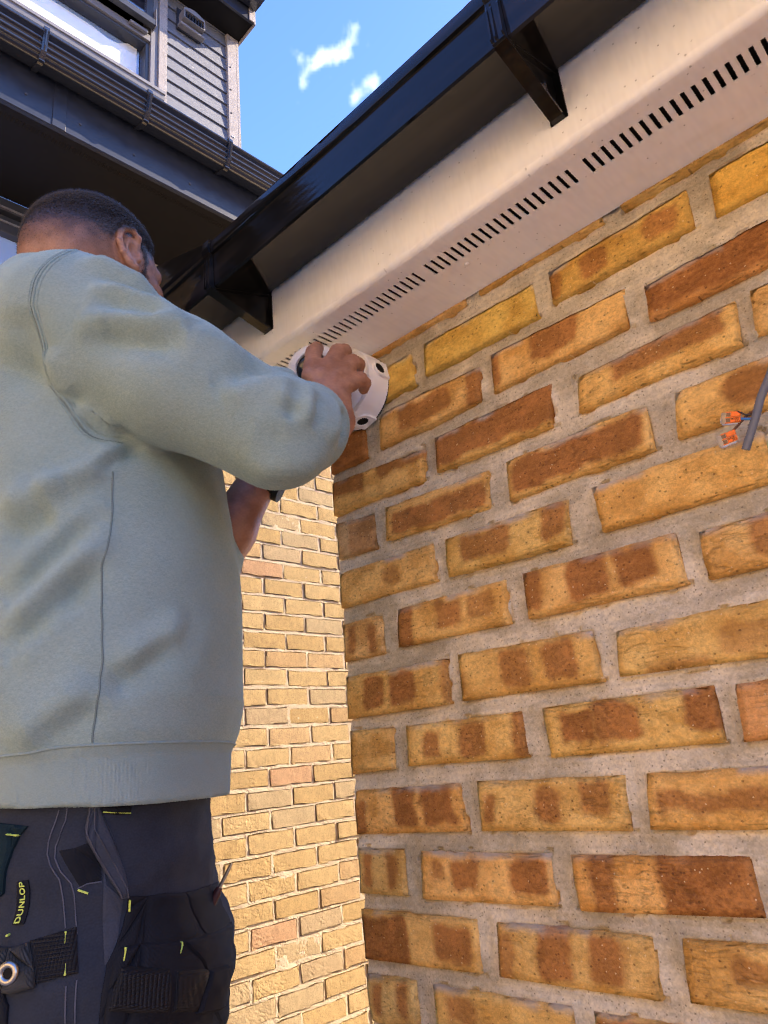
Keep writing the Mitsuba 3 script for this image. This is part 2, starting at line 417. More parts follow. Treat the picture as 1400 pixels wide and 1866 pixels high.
scene["trim_mat"] = two(bump(lambda p, n, uv: 0.0012 * noise(p.y * 260, p.z * 260, p.x * 260), principled(trim_color, 0.85, specular=0.2)))
scene["screw_mat"] = two(principled((0.45, 0.45, 0.46), 0.35, metallic=0.9))
scene["dark_screw_mat"] = two(principled((0.05, 0.05, 0.055), 0.4))
scene["frame_dark_mat"] = two(principled((0.042, 0.046, 0.058), 0.35, specular=0.5))
scene["frame_grey_mat"] = two(principled((0.165, 0.165, 0.185), 0.42, specular=0.45))
scene["glass_mat"] = {"type": "thindielectric", "int_ior": 1.52}
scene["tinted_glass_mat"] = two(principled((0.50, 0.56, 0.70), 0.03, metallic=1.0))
scene["blind_mat"] = two({"type": "diffuse", "reflectance": {"type": "rgb", "value": [0.80, 0.82, 0.80]}})
scene["room_mat"] = two({"type": "diffuse", "reflectance": {"type": "rgb", "value": [0.10, 0.12, 0.16]}})


def tile_color(p, n, uv):
    a = fbm(p.x * 30, p.y * 30, p.z * 30, 4)
    return mix((0.055, 0.038, 0.030), (0.13, 0.085, 0.06), a)


scene["tile_mat"] = two(bump(lambda p, n, uv: 0.004 * fbm(p.x * 120, p.y * 120, p.z * 120, 3), principled(tile_color, 0.9)))


def paving_color(p, n, uv):
    jx, jy = p.x / 0.6 - dr.floor(p.x / 0.6), p.y / 0.6 - dr.floor(p.y / 0.6)
    j = dr.minimum(dr.minimum(jx, 1 - jx), dr.minimum(jy, 1 - jy))
    c = mix((0.50, 0.45, 0.36), (0.62, 0.56, 0.46), fbm(p.x * 6, p.y * 6, 0.0, 4))
    return mix((0.14, 0.12, 0.10), c, smoothstep(0.006, 0.014, j))


scene["paving_mat"] = two(principled(paving_color, 0.9))
scene["render_mat"] = two(principled(lambda p, n, uv: mix((0.56, 0.41, 0.24), (0.66, 0.50, 0.31), fbm(p.x * 4, p.y * 4, p.z * 14, 4)), 0.9))

# ------------------------------------------------------------------ the ground
add("ground", tm([[-60, -60, ZG], [60, -60, ZG], [60, 60, ZG], [-60, 60, ZG]], [[0, 1, 2, 3]]), "paving_mat")
labels["ground"] = {"kind": "structure", "label": "paved ground between the buildings"}

# ------------------------------------------------------------------ the garage (the wall in the foreground with its eave)
G = thing("garage", "low building with a blotched amber brick wall, cream soffit and fascia under a black gutter", "building")


def brick_mesh(q, bid, y0=0.0, depth=0.022, cell=0.0085):
    """A brick face with an uneven, worn outline: front grid with displaced relief, rounded arrises and sides going back into the mortar."""
    c = np.array(q, float).reshape(4, 2)                     # TL TR BR BL
    L, Hh = np.linalg.norm(c[1] - c[0]), np.linalg.norm(c[0] - c[3])
    nx, nz = max(4, int(L / cell)), max(4, int(Hh / cell))
    s, t = np.meshgrid(np.linspace(0, 1, nx + 1), np.linspace(0, 1, nz + 1), indexing="ij")
    P = (c[3] * (1 - s[..., None]) * (1 - t[..., None]) + c[2] * s[..., None] * (1 - t[..., None])
         + c[0] * (1 - s[..., None]) * t[..., None] + c[1] * s[..., None] * t[..., None])
    x, z = P[..., 0].copy(), P[..., 1].copy()
    e = np.minimum(np.minimum(s, 1 - s) * L, np.minimum(t, 1 - t) * Hh)          # distance to the edge
    fall = np.clip(1 - e / 0.012, 0, 1)
    nn = lambda k, f: meshkit.fbm(np.stack([x * f, z * f, np.full_like(x, bid * 3.7 + k)], -1), 3, k) - 0.5
    side = np.where((s < 0.02) | (s > 0.98), 0.75, 0.3)
    x = x + nn(1, 70) * 0.0040 * fall * side
    top = np.where(t > 0.5, 1.0, 0.28)
    z = z + nn(2, 55) * 0.0042 * fall * top
    # a chipped corner here and there
    crn = np.array([(0, 0), (1, 0), (1, 1), (0, 1)][bid % 4], float)
    dc = np.hypot((s - crn[0]) * L, (t - crn[1]) * Hh)
    y = y0 + 0.0010 * np.clip(1 - e / 0.003, 0, 1) ** 2 + nn(3, 40) * 0.0012 + nn(4, 160) * 0.0009
    y = y + (0.004 if bid % 3 == 0 else 0.0015) * np.clip(1 - dc / 0.02, 0, 1)
    y = y + (s - 0.5) * ((bid * 37 % 11) - 5) * 0.0002 + (t - 0.5) * ((bid * 53 % 11) - 5) * 0.0002
    V = np.stack([x, y, z], -1)
    idx = np.arange((nx + 1) * (nz + 1)).reshape(nx + 1, nz + 1)
    F = np.stack([idx[:-1, :-1], idx[1:, :-1], idx[1:, 1:], idx[:-1, 1:]], -1).reshape(-1, 4)
    loop = np.concatenate([idx[:-1, 0], idx[-1, :-1], idx[:0:-1, -1], idx[0, :0:-1]])
    v = V.reshape(-1, 3)
    back = v[loop].copy()
    back[:, 1] = y0 + depth
    n0, m = len(v), len(loop)
    k = np.arange(m)
    SF = np.stack([loop, n0 + k, n0 + (k + 1) % m, loop[(k + 1) % m]], -1)
    uv = np.stack([bid + 0.001 + 0.998 * s, t], -1).reshape(-1, 2)
    return tm(np.vstack([v, back]), np.vstack([F, SF])), np.vstack([uv, uv[loop]])


wallk = G + "__wall"
for q in BRICKS:
    bid = BID[(q[0], q[1])]
    c = np.array(q[2:]) / 1000.0
    if c[0] > 1.25:
        continue
    m, uv = brick_mesh(c, bid, ((bid * 29) % 9 - 6) * 0.0003)
    add(wallk + "__brick", m, "brick_mat", smooth=True, uv=uv)

# mortar: one relief sheet behind the brick faces, hollow in the middle of the joints, smeared up to the arrises
xs, zs = np.arange(0.0, 1.36, 0.0032), np.arange(-0.10, 1.05, 0.0028)
X, Z = np.meshgrid(xs, zs, indexing="ij")
dist = np.full(X.shape, 0.05)
under = np.zeros(X.shape)
inside = np.zeros(X.shape)
for q in BRICKS:
    c = np.array(q[2:]).reshape(4, 2) / 1000.0
    x0, x1, z0, z1 = c[[0, 3], 0].mean(), c[[1, 2], 0].mean(), c[[2, 3], 1].mean(), c[[0, 1], 1].mean()
    dx, dz = np.maximum(np.maximum(x0 - X, X - x1), 0), np.maximum(np.maximum(z0 - Z, Z - z1), 0)
    dist = np.minimum(dist, np.hypot(dx, dz))
    inside = np.maximum(inside, np.minimum(np.minimum(X - x0, x1 - X), np.minimum(Z - z0, z1 - Z)))
    under = np.maximum(under, np.exp(-np.maximum(z0 - Z, 0) / 0.0030) * (Z < z0 + 0.002) * (dx < 0.004))
lum = meshkit.fbm(np.stack([X * 14, Z * 14, X * 0], -1), 4, 31)
fin = meshkit.fbm(np.stack([X * 90, Z * 110, X * 0 + 3], -1), 3, 32)
Yj = 0.0028 + 0.0022 * np.clip(dist / 0.009, 0, 1) ** 1.3 + (lum - 0.5) * 0.0085 + (fin - 0.5) * 0.0028
crk = np.clip((meshkit.noise(np.stack([X * 60, Z * 60, X * 0 + 9], -1), 33) - 0.74) / 0.12, 0, 1)
Yj = Yj + 0.0055 * under * (0.4 + 0.9 * lum) + 0.006 * crk * (dist < 0.004)
Yj = np.clip(Yj, 0.0008, 0.016) + 0.010 * np.clip((inside - 0.0012) / 0.003, 0, 1)
# struck joints: the upper side of a bed joint sits deeper under the brick above
Mv = np.stack([X, Yj, Z], -1).reshape(-1, 3)
idx = np.arange(X.size).reshape(X.shape)
MF = np.stack([idx[:-1, :-1], idx[1:, :-1], idx[1:, 1:], idx[:-1, 1:]], -1).reshape(-1, 4)
loop = np.r_[idx[0, :]]
cornb = Mv[loop].copy(); cornb[:, 1] = 0.10
k = np.arange(len(loop) - 1)
CF = np.stack([loop[:-1], loop[1:], len(Mv) + k + 1, len(Mv) + k], -1)
add(wallk, tm(np.vstack([Mv, cornb]), np.vstack([MF, CF])), "mortar_mat", smooth=35)
# the wall beyond: plain core, and the brickwork out of the frame as one part
core = [cbox(0.006, 6.0, 0.012, 0.215, ZG, 1.06), cbox(0.006, 0.215, 0.215, 2.4, ZG, 1.06)]
add(G + "__wall_core", join(core), "mortar_mat")
bw, bwuv = [], []
k = 0
for r in range(-16, 13):
    z0 = r * 0.0801 + 0.012
    for i in range(-1, 27):
        x0 = i * 0.225 + (0 if r % 2 else 0.1125)
        a, b = max(x0 + 0.006, 0.0), x0 + 0.219
        if b < 0.03 or (r >= 0 and a < 1.0):
            continue
        bx = cbox(a, b, 0.0, 0.05, z0, z0 + 0.056)
        bw.append(bx); bwuv.append(np.c_[np.full(len(bx.vertices), k % 60 + 0.5), np.full(len(bx.vertices), 0.5)])
        k += 1
    for i in range(0, 11):                                   # the return side of the corner
        y0 = 0.0 + i * 0.225 + (0.1125 if r % 2 else 0)
        bx = cbox(0.0, 0.05, y0 + 0.03, y0 + 0.219, z0, z0 + 0.056)
        bw.append(bx); bwuv.append(np.c_[np.full(len(bx.vertices), k % 60 + 0.5), np.full(len(bx.vertices), 0.5)])
        k += 1
key = add(wallk + "__brickwork", join(bw), "brick_mat", uv=np.vstack(bwuv))
labels[key] = {"kind": "stuff"}

# soffit board with its rows of vent slots (real slots; a dark void behind)
ZS, XL, XR = 0.981, -0.30, 3.0
slots = []
pit = 0.01165
k0 = int((XL + 0.05 - 0.558) / pit)
for j in range(k0, 150):
    if j % 21 == 0:
        continue
    x = 0.558 + j * pit
    slots.append(sbox(x - 0.0025, -0.1075, x + 0.0025, -0.0775))
board = sbox(XL, -0.1185, XR, -0.0005).difference(unary_union(slots))
m = trimesh.creation.extrude_polygon(board, 0.0022, engine="earcut")
m.apply_translation([0, 0, ZS])
add(G + "__soffit_board", m, "upvc_white_mat")
add(G + "__soffit_void", cbox(XL + 0.002, XR - 0.01, -0.117, 0.012, ZS + 0.010, ZS + 0.09), "void_mat")
for px, py in ((0.365, -0.062), (0.762, -0.040)):
    nh = trimesh.creation.icosphere(2, 0.0042)
    nh.apply_scale([1, 1, 0.45])
    nh.apply_translation([px, py, ZS])
    add(G + "__soffit_board__nail_head", nh, "upvc_white_mat", smooth=True)
# fascia cap with a rounded lower edge
arc = [(-0.132 - 0.010 * math.sin(a), ZS - 0.0015 + 0.010 * (1 - math.cos(a))) for a in np.linspace(0, math.pi / 2, 9)]
prof = [(-0.1187, ZS - 0.0015), *arc, (-0.142, 1.145), (-0.1187, 1.145)]
add(G + "__fascia_board", extrude(prof, XL, XR, XF), "upvc_white_mat", smooth=40)

# the black gutter with its brackets
outer = [(-0.1455, 1.128), (-0.1455, 1.0845), (-0.148, 1.0800), (-0.2465, 1.0462), (-0.2500, 1.0480), (-0.2520, 1.1045), (-0.2560, 1.1060), (-0.2575, 1.1130), (-0.2560, 1.1260), (-0.2500, 1.1275)]
inner = [(-0.2490, 1.1240), (-0.2495, 1.1080), (-0.2474, 1.0500), (-0.1480, 1.0845), (-0.1480, 1.128)]
gk = G + "__gutter"
add(gk, extrude(outer + inner, -0.44, 3.2, XF), "gutter_black_mat", smooth=25)
cap = extrude([(-0.1455, 1.128), (-0.1455, 1.0845), (-0.2465, 1.0462), (-0.2575, 1.1130), (-0.2500, 1.1275)], -0.447, -0.4395, XF)
add(gk + "__stop_end", cap, "gutter_black_mat")
for bx in (0.026, 0.566, 1.106, 1.646):
    wdt = 0.0082
    plate = [(-0.1435, 1.0180), (-0.1500, 1.0165), (-0.2535, 1.0425), (-0.2535, 1.0470), (-0.1490, 1.0790), (-0.1435, 1.0790)]
    arm = extrude(plate, bx - 0.0025, bx + 0.0025, XF)
    flange = extrude([(-0.1435, 1.0150), (-0.1500, 1.0150), (-0.2540, 1.0415), (-0.2540, 1.0445), (-0.1500, 1.0195), (-0.1435, 1.0195)], bx - wdt, bx + wdt, XF)
    seat = extrude([(-0.1435, 1.0835), (-0.1435, 1.0790), (-0.1480, 1.0775), (-0.2490, 1.0432), (-0.2535, 1.0445), (-0.2505, 1.0480), (-0.2465, 1.0460), (-0.1480, 1.0800)], bx - wdt, bx + wdt, XF)
    backp = extrude([(-0.1435, 1.0150), (-0.1422, 1.0150), (-0.1422, 1.100), (-0.1435, 1.100)], bx - wdt - 0.003, bx + wdt + 0.003, XF)
    clip = extrude([(-0.2535, 1.0425), (-0.2565, 1.0440), (-0.2575, 1.1030), (-0.2610, 1.1060), (-0.2625, 1.1140), (-0.2605, 1.1290), (-0.2540, 1.1320), (-0.2480, 1.1310), (-0.2480, 1.1285), (-0.2560, 1.1270), (-0.2585, 1.1130), (-0.2565, 1.1055), (-0.2530, 1.1040), (-0.2510, 1.0480)], bx - wdt, bx + wdt, XF)
    ribs = [extrude([(-0.2560, 1.0450), (-0.2600, 1.0480), (-0.2590, 1.0900), (-0.2570, 1.1000)], bx + o, bx + o + 0.0022, XF) for o in (-wdt, -0.0030, wdt - 0.0022)]
    add(gk + "__bracket", join([arm, flange, seat, backp, clip] + ribs), "gutter_black_mat")

# upstand sheet at the end of the roof, above the gutter's left end
wedge = extrude([(-0.44, 1.130), (-0.44, 1.335), (-0.23, 1.266), (-0.078, 1.2175), (-0.020, 1.196), (-0.020, 1.130)], 0, 0.006, (np.array([0, -0.197, 0]), [1, 0, 0], [0, 0, 1], [0, -1, 0]))
add(G + "__verge_upstand", wedge, "gutter_black_mat")

# roof: a tiled slope
sl = math.radians(21)
rd, rn = np.array([0, math.cos(sl), math.sin(sl)]), np.array([0, -math.sin(sl), math.cos(sl)])
ro = np.array([0, -0.165, 1.130])
slab = frame_mesh(cbox(-0.02, 4.0, 0.03, 1.45, -0.03, -0.008), ro, [1, 0, 0], rd, rn)
back = frame_mesh(cbox(-0.02, 4.0, 0.0, 1.42, -0.03, -0.008), np.array([0, 2.46, 1.150]), [1, 0, 0], rd * [1, -1, 1], rn * [1, -1, 1])
rk = G + "__roof"
add(rk, join([slab, back]), "tile_mat")
tp = []
for s in np.linspace(0, 1, 25):
    h = 0.034 * max(0, math.sin((s - 0.42) / 0.58 * math.pi)) if s > 0.42 else -0.004 * math.sin(s / 0.42 * math.pi)
    tp.append((s * 0.30, h))
tprof = Polygon(tp + [(x, h - 0.014) for x, h in tp[::-1]])
tile = trimesh.creation.extrude_polygon(tprof, 0.36, engine="earcut")      # x across, y up, z along
for row in range(4):
    for j in range(12):
        o = ro + rd * (row * 0.31) + rn * (0.012 + 0.006 * row * 0) + np.array([0.33 + (j - 1) * 0.283 + rng.normal(0, 0.002), 0, 0])
        if o[0] < -0.05 or o[0] > 3.8:
            continue
        if row == 0 and j == 1:                              # one tile has slipped down over the gutter
            o = o + np.array([0.012 - 0.030, 0, 0]) - rd * 0.046 + rn * 0.000
        tl = rd * math.cos(0.05) + rn * (-math.sin(0.05))
        add(rk + "__roof_tile", frame_mesh(tile, o + rn * 0.012, [1, 0, 0], rn, tl), "tile_mat", smooth=30)

# ------------------------------------------------------------------ the house across the gap
H = thing("dormer_house", "cream brick house with dark grey eaves and gutter and a grey boarded dormer above", "house")
hw = H + "__wall"
ZJ, CH = 1.638, 0.0794
cands = []
for n in range(-11, 37):
    for c in range(-15, 9):
        u0 = (c if n % 2 else c + 0.5) * 0.225
        cands.append((n, u0))
# the 300 that show largest are parts; the rest of the wall is one part
cands.sort(key=lambda t: abs(t[1] - 0.10) * 1.1 + abs(t[0] - 14.5) * 0.0794 * 0.55)


def cream_brick(n, u0, seed):
    r = np.random.default_rng(seed)
    zt = ZJ - n * CH + r.normal(0, 0.0012)
    zb, zt = zt - 0.0015, zt + 0.0655 + r.normal(0, 0.001)
    ua, ub = u0 + 0.0055 + r.normal(0, 0.0015), u0 + 0.2195 + r.normal(0, 0.0015)
    nx, nz = 7, 3
    s, t = np.meshgrid([0, .018, .2, .4, .6, .8, .982, 1], [0, .06, .94, 1], indexing="ij")
    s = np.clip((s - 0.5) * 1.0 + 0.5, 0, 1)
    u, z = ua + s * (ub - ua), zb + t * (zt - zb)
    edge = (s < 0.01) | (s > 0.99) | (t < 0.01) | (t > 0.99)
    u = u + r.normal(0, 0.0015, u.shape) * edge
    z = z + r.normal(0, 0.0014, u.shape) * edge
    w = r.normal(0, 0.0007, u.shape) + 0.0005 * r.normal() - 0.0026 * edge
    w0 = r.normal(0, 0.0012)
    V = np.stack([u, w + w0, z], -1)
    idx = np.arange(u.size).reshape(u.shape)
    F = np.stack([idx[:-1, :-1], idx[1:, :-1], idx[1:, 1:], idx[:-1, 1:]], -1).reshape(-1, 4)
    loop = np.concatenate([idx[:-1, 0], idx[-1, :-1], idx[:0:-1, -1], idx[0, :0:-1]])
    v = V.reshape(-1, 3)
    bk = v[loop].copy(); bk[:, 1] = -0.03
    k, m = np.arange(len(loop)), len(loop)
    SF = np.stack([loop, loop[(k + 1) % m], len(v) + (k + 1) % m, len(v) + k], -1)
    mesh = tm(np.vstack([v, bk]), np.vstack([F[:, ::-1], SF[:, ::-1]]))
    return far(mesh), np.c_[np.full(len(mesh.vertices), seed + 0.5), np.full(len(mesh.vertices), 0.5)]


rest, restuv = [], []
for k, (n, u0) in enumerate(cands):
    if u0 > 1.5 or u0 < -3.4 or ZJ - n * CH < ZG or ZJ - n * CH > 2.5:
        continue
    if n < 3 and -1.99 < u0 < -0.9:
        continue
    m, uv = cream_brick(n, u0, 1000 + (n + 50) * 37 + int(round(u0 / 0.1125)) + 40)
    if len([1 for q in scene if q.startswith(hw + "__brick")]) < 300:
        add(hw + "__brick", m, "cream_brick_mat", smooth=35, uv=uv) if False else add(hw + "__brick", m, "cream_brick_mat", smooth=True, uv=uv)
    else:
        rest.append(m); restuv.append(uv)
key = add(hw + "__brickwork", join(rest), "cream_brick_mat", smooth=True, uv=np.vstack(restuv))
labels[key] = {"kind": "stuff"}
# mortar sheet with uneven joints, and the wall body behind it
us, zs2 = np.arange(-3.4, 1.75, 0.009), np.arange(ZG, 2.56, 0.008)
Um, Zm = np.meshgrid(us, zs2, indexing="ij")
wm = -0.0036 + 0.006 * (meshkit.fbm(np.stack([Um * 24, Zm * 40, Um * 0], -1), 4, 51) - 0.5) + 0.002 * (meshkit.noise(np.stack([Um * 130, Zm * 130, Um * 0], -1), 5) - 0.5)
idx = np.arange(Um.size).reshape(Um.shape)
MF = np.stack([idx[:-1, :-1], idx[:-1, 1:], idx[1:, 1:], idx[1:, :-1]], -1).reshape(-1, 4)[:, ::-1]
# the kitchen window under the eave leaves a hole in the sheet
Wc = 0.5 * (Um[:-1, :-1] + Um[1:, 1:]), 0.5 * (Zm[:-1, :-1] + Zm[1:, 1:])
keep = ~((Wc[0] < -0.93) & (Wc[0] > -1.78) & (Wc[1] > 1.45)).reshape(-1)
MF = MF[keep]
add(hw, far(tm(np.stack([Um, wm, Zm], -1).reshape(-1, 3), MF[:, ::-1])), "cream_mortar_mat", smooth=True)
add(H + "__wall_core", far(join([cbox(-0.93, 3.2, -0.30, -0.012, ZG, 2.6), cbox(-7.0, -0.93, -0.30, -0.012, ZG, 1.45), cbox(-7.0, -0.93, -0.34, -0.30, 1.45, 2.6)])), "cream_mortar_mat")

# soffit and fascia
add(H + "__soffit", extrude(Polygon([(-0.005, 2.562), (0.436, 2.562), (0.436, 2.572), (-0.005, 2.572)]), -7.0, 3.2, UF), "slate_soffit_mat")
sv = [far(cbox(-1.75 + j * 0.0125, -1.746 + j * 0.0125, 0.375, 0.398, 2.5605, 2.566)) for j in range(120)]
key = add(H + "__soffit__vent_slot", join(sv), "void_mat")
labels[key] = {"kind": "stuff"}
add(H + "__fascia_board", extrude([(0.432, 2.559), (0.436, 2.556), (0.448, 2.556), (0.452, 2.560), (0.452, 2.86), (0.432, 2.86)], -7.0, 3.2, UF), "slate_plastic_mat", smooth=30)
add(H + "__fascia_board__joint_cover", far(cbox(-1.166, -1.118, 0.448, 0.4555, 2.5575, 2.80, 0.002)), "slate_plastic_mat")
for u, z in ((-1.256, 2.635), (-1.152, 2.615), (-1.067, 2.629), (-0.86, 2.62), (-0.62, 2.625)):
    sc = trimesh.creation.cylinder(0.0048, 0.003, sections=12)
    add(H + "__fascia_board__screw", far(frame_mesh(sc, [u, 0.4535, z], [1, 0, 0], [0, 0, 1], [0, 1, 0])), "dark_screw_mat")
# the ridged gutter (a deep profile with three rolls along its face)
gp = [(0.456, 2.858), (0.456, 2.765), (0.462, 2.752), (0.480, 2.738), (0.520, 2.7265), (0.534, 2.729), (0.5405, 2.7360), (0.5415, 2.740)]
for zc in (2.750, 2.777, 2.804):
    for a in np.linspace(-1.35, 1.35, 7):
        gp.append((0.5425 + 0.0100 * math.cos(a) + (zc - 2.75) * 0.10, zc + 0.0100 * math.sin(a)))
for a in np.linspace(-1.3, 2.2, 10):
    gp.append((0.5560 + 0.0095 * math.cos(a), 2.8340 + 0.0095 * math.sin(a)))
gi = [(0.548, 2.838), (0.545, 2.826), (0.536, 2.745), (0.520, 2.731), (0.482, 2.742), (0.460, 2.767), (0.460, 2.858)]
add(H + "__gutter", extrude(Polygon(gp + gi).buffer(0), -7.0, 3.2, UF), "slate_gutter_mat", smooth=40)
for u in (-1.64, -1.242, -0.857, -0.497, -0.14, 0.22):
    from shapely.geometry import LineString
    strap = LineString([(0.452, 2.755), (0.466, 2.742), (0.520, 2.722), (0.538, 2.727), (0.553, 2.752), (0.561, 2.80), (0.570, 2.832), (0.566, 2.849), (0.552, 2.852)]).buffer(0.0035)
    cl = extrude(strap, u - 0.009, u + 0.009, UF)
    rib = extrude(LineString([(0.545, 2.737), (0.560, 2.77), (0.571, 2.83)]).buffer(0.0045), u - 0.0022, u + 0.0022, UF)
    kn = frame_mesh(cbox(-0.011, 0.011, -0.006, 0.006, -0.004, 0.004, 0.002), FO + FU * u + FN * 0.536 + FZ * 2.7215, FU, FN, FZ)
    add(H + "__gutter__clip", join([cl, rib, kn]), "slate_gutter_mat", smooth=30)
# main roof slope behind the gutter
s40 = math.radians(38)
pr = [(0.50, 2.845), (0.50, 2.87), (-3.6, 2.87 + 4.1 * math.tan(s40)), (-3.6, 2.845 + 4.1 * math.tan(s40))]
add(H + "__roof", extrude(pr, -7.0, 3.2, UF), "slate_soffit_mat")

# kitchen window below the soffit: frame bars, blind housing, pane painted sky blue in place of a reflection
scene["sky_blue_mat"] = two(principled((0.30, 0.46, 0.80), 0.2, specular=0.6))  # flat blue that stands in for sky showing in the windows
wk = H + "__window"
add(wk, far(join([cbox(-1.78, -0.935, -0.075, -0.005, 2.545, 2.561), cbox(-1.78, -0.935, -0.060, 0.004, 2.500, 2.545, 0.003), cbox(-1.78, -0.935, -0.07, -0.030, 2.45, 2.50), cbox(-1.78, -0.935, -0.060, 0.002, 2.400, 2.450, 0.003),
                  cbox(-0.985, -0.935, -0.06, 0.001, 1.45, 2.40, 0.003), cbox(-1.78, -1.73, -0.06, 0.001, 1.45, 2.40, 0.003), cbox(-1.73, -0.985, -0.06, 0.003, 1.45, 1.50, 0.003)])), "frame_dark_mat")
add(wk + "__frame_bead", far(cbox(-1.73, -0.99, 0.0045, 0.010, 2.506, 2.512)), "frame_grey_mat")
add(wk + "__frame_bead", far(cbox(-1.73, -0.99, 0.0025, 0.008, 2.443, 2.449)), "frame_grey_mat")
add(wk + "__pane", far(cbox(-1.73, -0.985, -0.040, -0.034, 1.50, 2.40)), "sky_blue_mat")

# ------------------------------------------------------------------ the dormer
WD = -0.40
dk = H + "__dormer"
add(dk, far(join([cbox(-2.6, 0.205, WD - 0.12, WD - 0.012, 3.3, 4.12), cbox(-0.336, 0.205, WD - 0.12, WD - 0.012, 4.12, 5.5), cbox(0.13, 0.205, WD - 2.2, WD - 0.012, 3.3, 5.5), cbox(-2.6, -0.336, WD - 0.12, WD - 0.012, 5.15, 5.5)])), "room_mat")
zz = [5.146, 5.047, 4.948, 4.850, 4.744, 4.639, 4.541, 4.440, 4.344, 4.244, 4.143, 4.048, 3.949, 3.85, 3.75]
for a, b in zip(zz[:-1], zz[1:]):
    prof = [(WD - 0.010, a + 0.02), (WD - 0.006, a + 0.02), (WD + 0.0075, b + 0.001), (WD + 0.0065, b - 0.001), (WD - 0.002, b - 0.001), (WD - 0.010, b + 0.02)]
    add(dk + "__cladding_board", extrude(prof, -0.284, 0.140, UF), "cladding_mat")
post = join([cbox(0.139, 0.222, WD - 0.02, WD + 0.022, 3.5, 4.952, 0.002), cbox(0.206, 0.2255, WD - 0.10, WD + 0.0235, 3.5, 4.952, 0.0015)])
add(dk + "__corner_post", far(post), "trim_mat")
for z in (4.905, 4.665, 4.47, 4.275, 4.085):
    for du in ((0.158,) if z != 4.085 else (0.158, 0.172)):
        sc = trimesh.creation.cylinder(0.0055, 0.006, sections=10)
        add(dk + "__screw", far(frame_mesh(sc, [du, WD + 0.0235, z], [1, 0, 0], [0, 0, 1], [0, 1, 0])), "screw_mat" if z in (4.905, 4.085) else "dark_screw_mat")
add(dk + "__window_trim", far(cbox(-0.336, -0.283, WD - 0.02, WD + 0.018, 3.55, 4.952, 0.002)), "trim_mat")
# dormer eave: soffit, fascia, end return board and gutter end
add(dk + "__soffit", far(cbox(-3.0, 0.232, WD - 0.02, -0.218, 4.953, 4.965)), "slate_soffit_mat")
add(dk + "__fascia_board", far(cbox(-3.0, 0.2295, -0.2175, -0.200, 4.936, 5.11, 0.002)), "slate_plastic_mat")
add(dk + "__end_board", far(cbox(0.2325, 0.246, WD - 1.6, -0.203, 4.940, 5.13, 0.002)), "trim_mat")
add(dk + "__fascia_trim", far(cbox(0.19, 0.231, -0.1995, -0.193, 4.938, 5.11, 0.001)), "trim_mat")
dg = [(-0.198, 5.10), (-0.198, 5.055), (-0.185, 5.03), (-0.12, 5.02), (-0.095, 5.04), (-0.085, 5.10), (-0.095, 5.105), (-0.10, 5.05), (-0.122, 5.03), (-0.18, 5.04), (-0.19, 5.06), (-0.19, 5.10)]
add(dk + "__gutter", extrude(Polygon(dg).buffer(0), -3.0, 0.225, UF), "slate_gutter_mat", smooth=30)
add(dk + "__gutter_end", extrude([(-0.198, 5.10), (-0.198, 5.055), (-0.185, 5.03), (-0.12, 5.02), (-0.095, 5.04), (-0.085, 5.10)], 0.2252, 0.231, UF), "slate_gutter_mat")
add(dk + "__roof", far(cbox(-3.0, 0.28, -2.6, -0.12, 5.135, 5.165)), "slate_soffit_mat")

# dormer window: frame, casements, sill, blind, panes
vk = H + "__dormer_window"
fr = join([cbox(-2.6, -0.3370, WD - 0.10, WD + 0.004, 4.090, 4.128, 0.002), cbox(-0.382, -0.3372, WD - 0.10, WD + 0.006, 4.1285, 5.15, 0.002), cbox(-2.6, -0.3825, WD - 0.10, WD + 0.003, 4.455, 4.505, 0.002)])
add(vk, far(fr), "frame_grey_mat")
add(vk + "__casement", far(join([cbox(-0.405, -0.3825, WD - 0.085, WD - 0.012, 4.128, 4.455, 0.002), cbox(-2.6, -0.405, WD - 0.085, WD - 0.012, 4.432, 4.455, 0.002)])), "frame_dark_mat")
add(vk + "__pane", far(cbox(-2.6, -0.406, WD - 0.062, WD - 0.056, 4.13, 4.432)), "glass_mat") if False else add(vk + "__pane", far(tm([[-2.6, WD - 0.058, 4.129], [-0.405, WD - 0.058, 4.129], [-0.405, WD - 0.058, 4.4325], [-2.6, WD - 0.058, 4.4325]], [[0, 1, 2, 3]])), "glass_mat")
# a white blind close behind the glass, its upper edge sagging
bu = np.linspace(-2.6, -0.428, 60)
bt = 4.392 + 0.0 * bu + 0.055 * np.clip((bu + 0.56) / 0.08, 0, 1) ** 2 - 0.02 * np.exp(-((bu + 0.60) / 0.06) ** 2)
bm = tm(np.vstack([np.c_[bu, np.full(60, WD - 0.075), np.full(60, 4.125)], np.c_[bu, np.full(60, WD - 0.075), bt]]), [[i, i + 1, 61 + i, 60 + i] for i in range(59)])
add(vk + "__blind", far(bm), "blind_mat")
add(vk + "__curtain", far(cbox(-2.6, -0.407, WD - 0.092, WD - 0.088, 4.125, 4.45)), "sky_blue_mat")  # pale blue sheet behind the blind, painted as the sky reflection
add(vk + "__room", far(cbox(-2.6, -0.345, WD - 0.9, WD - 0.6, 4.0, 5.1)), "room_mat")
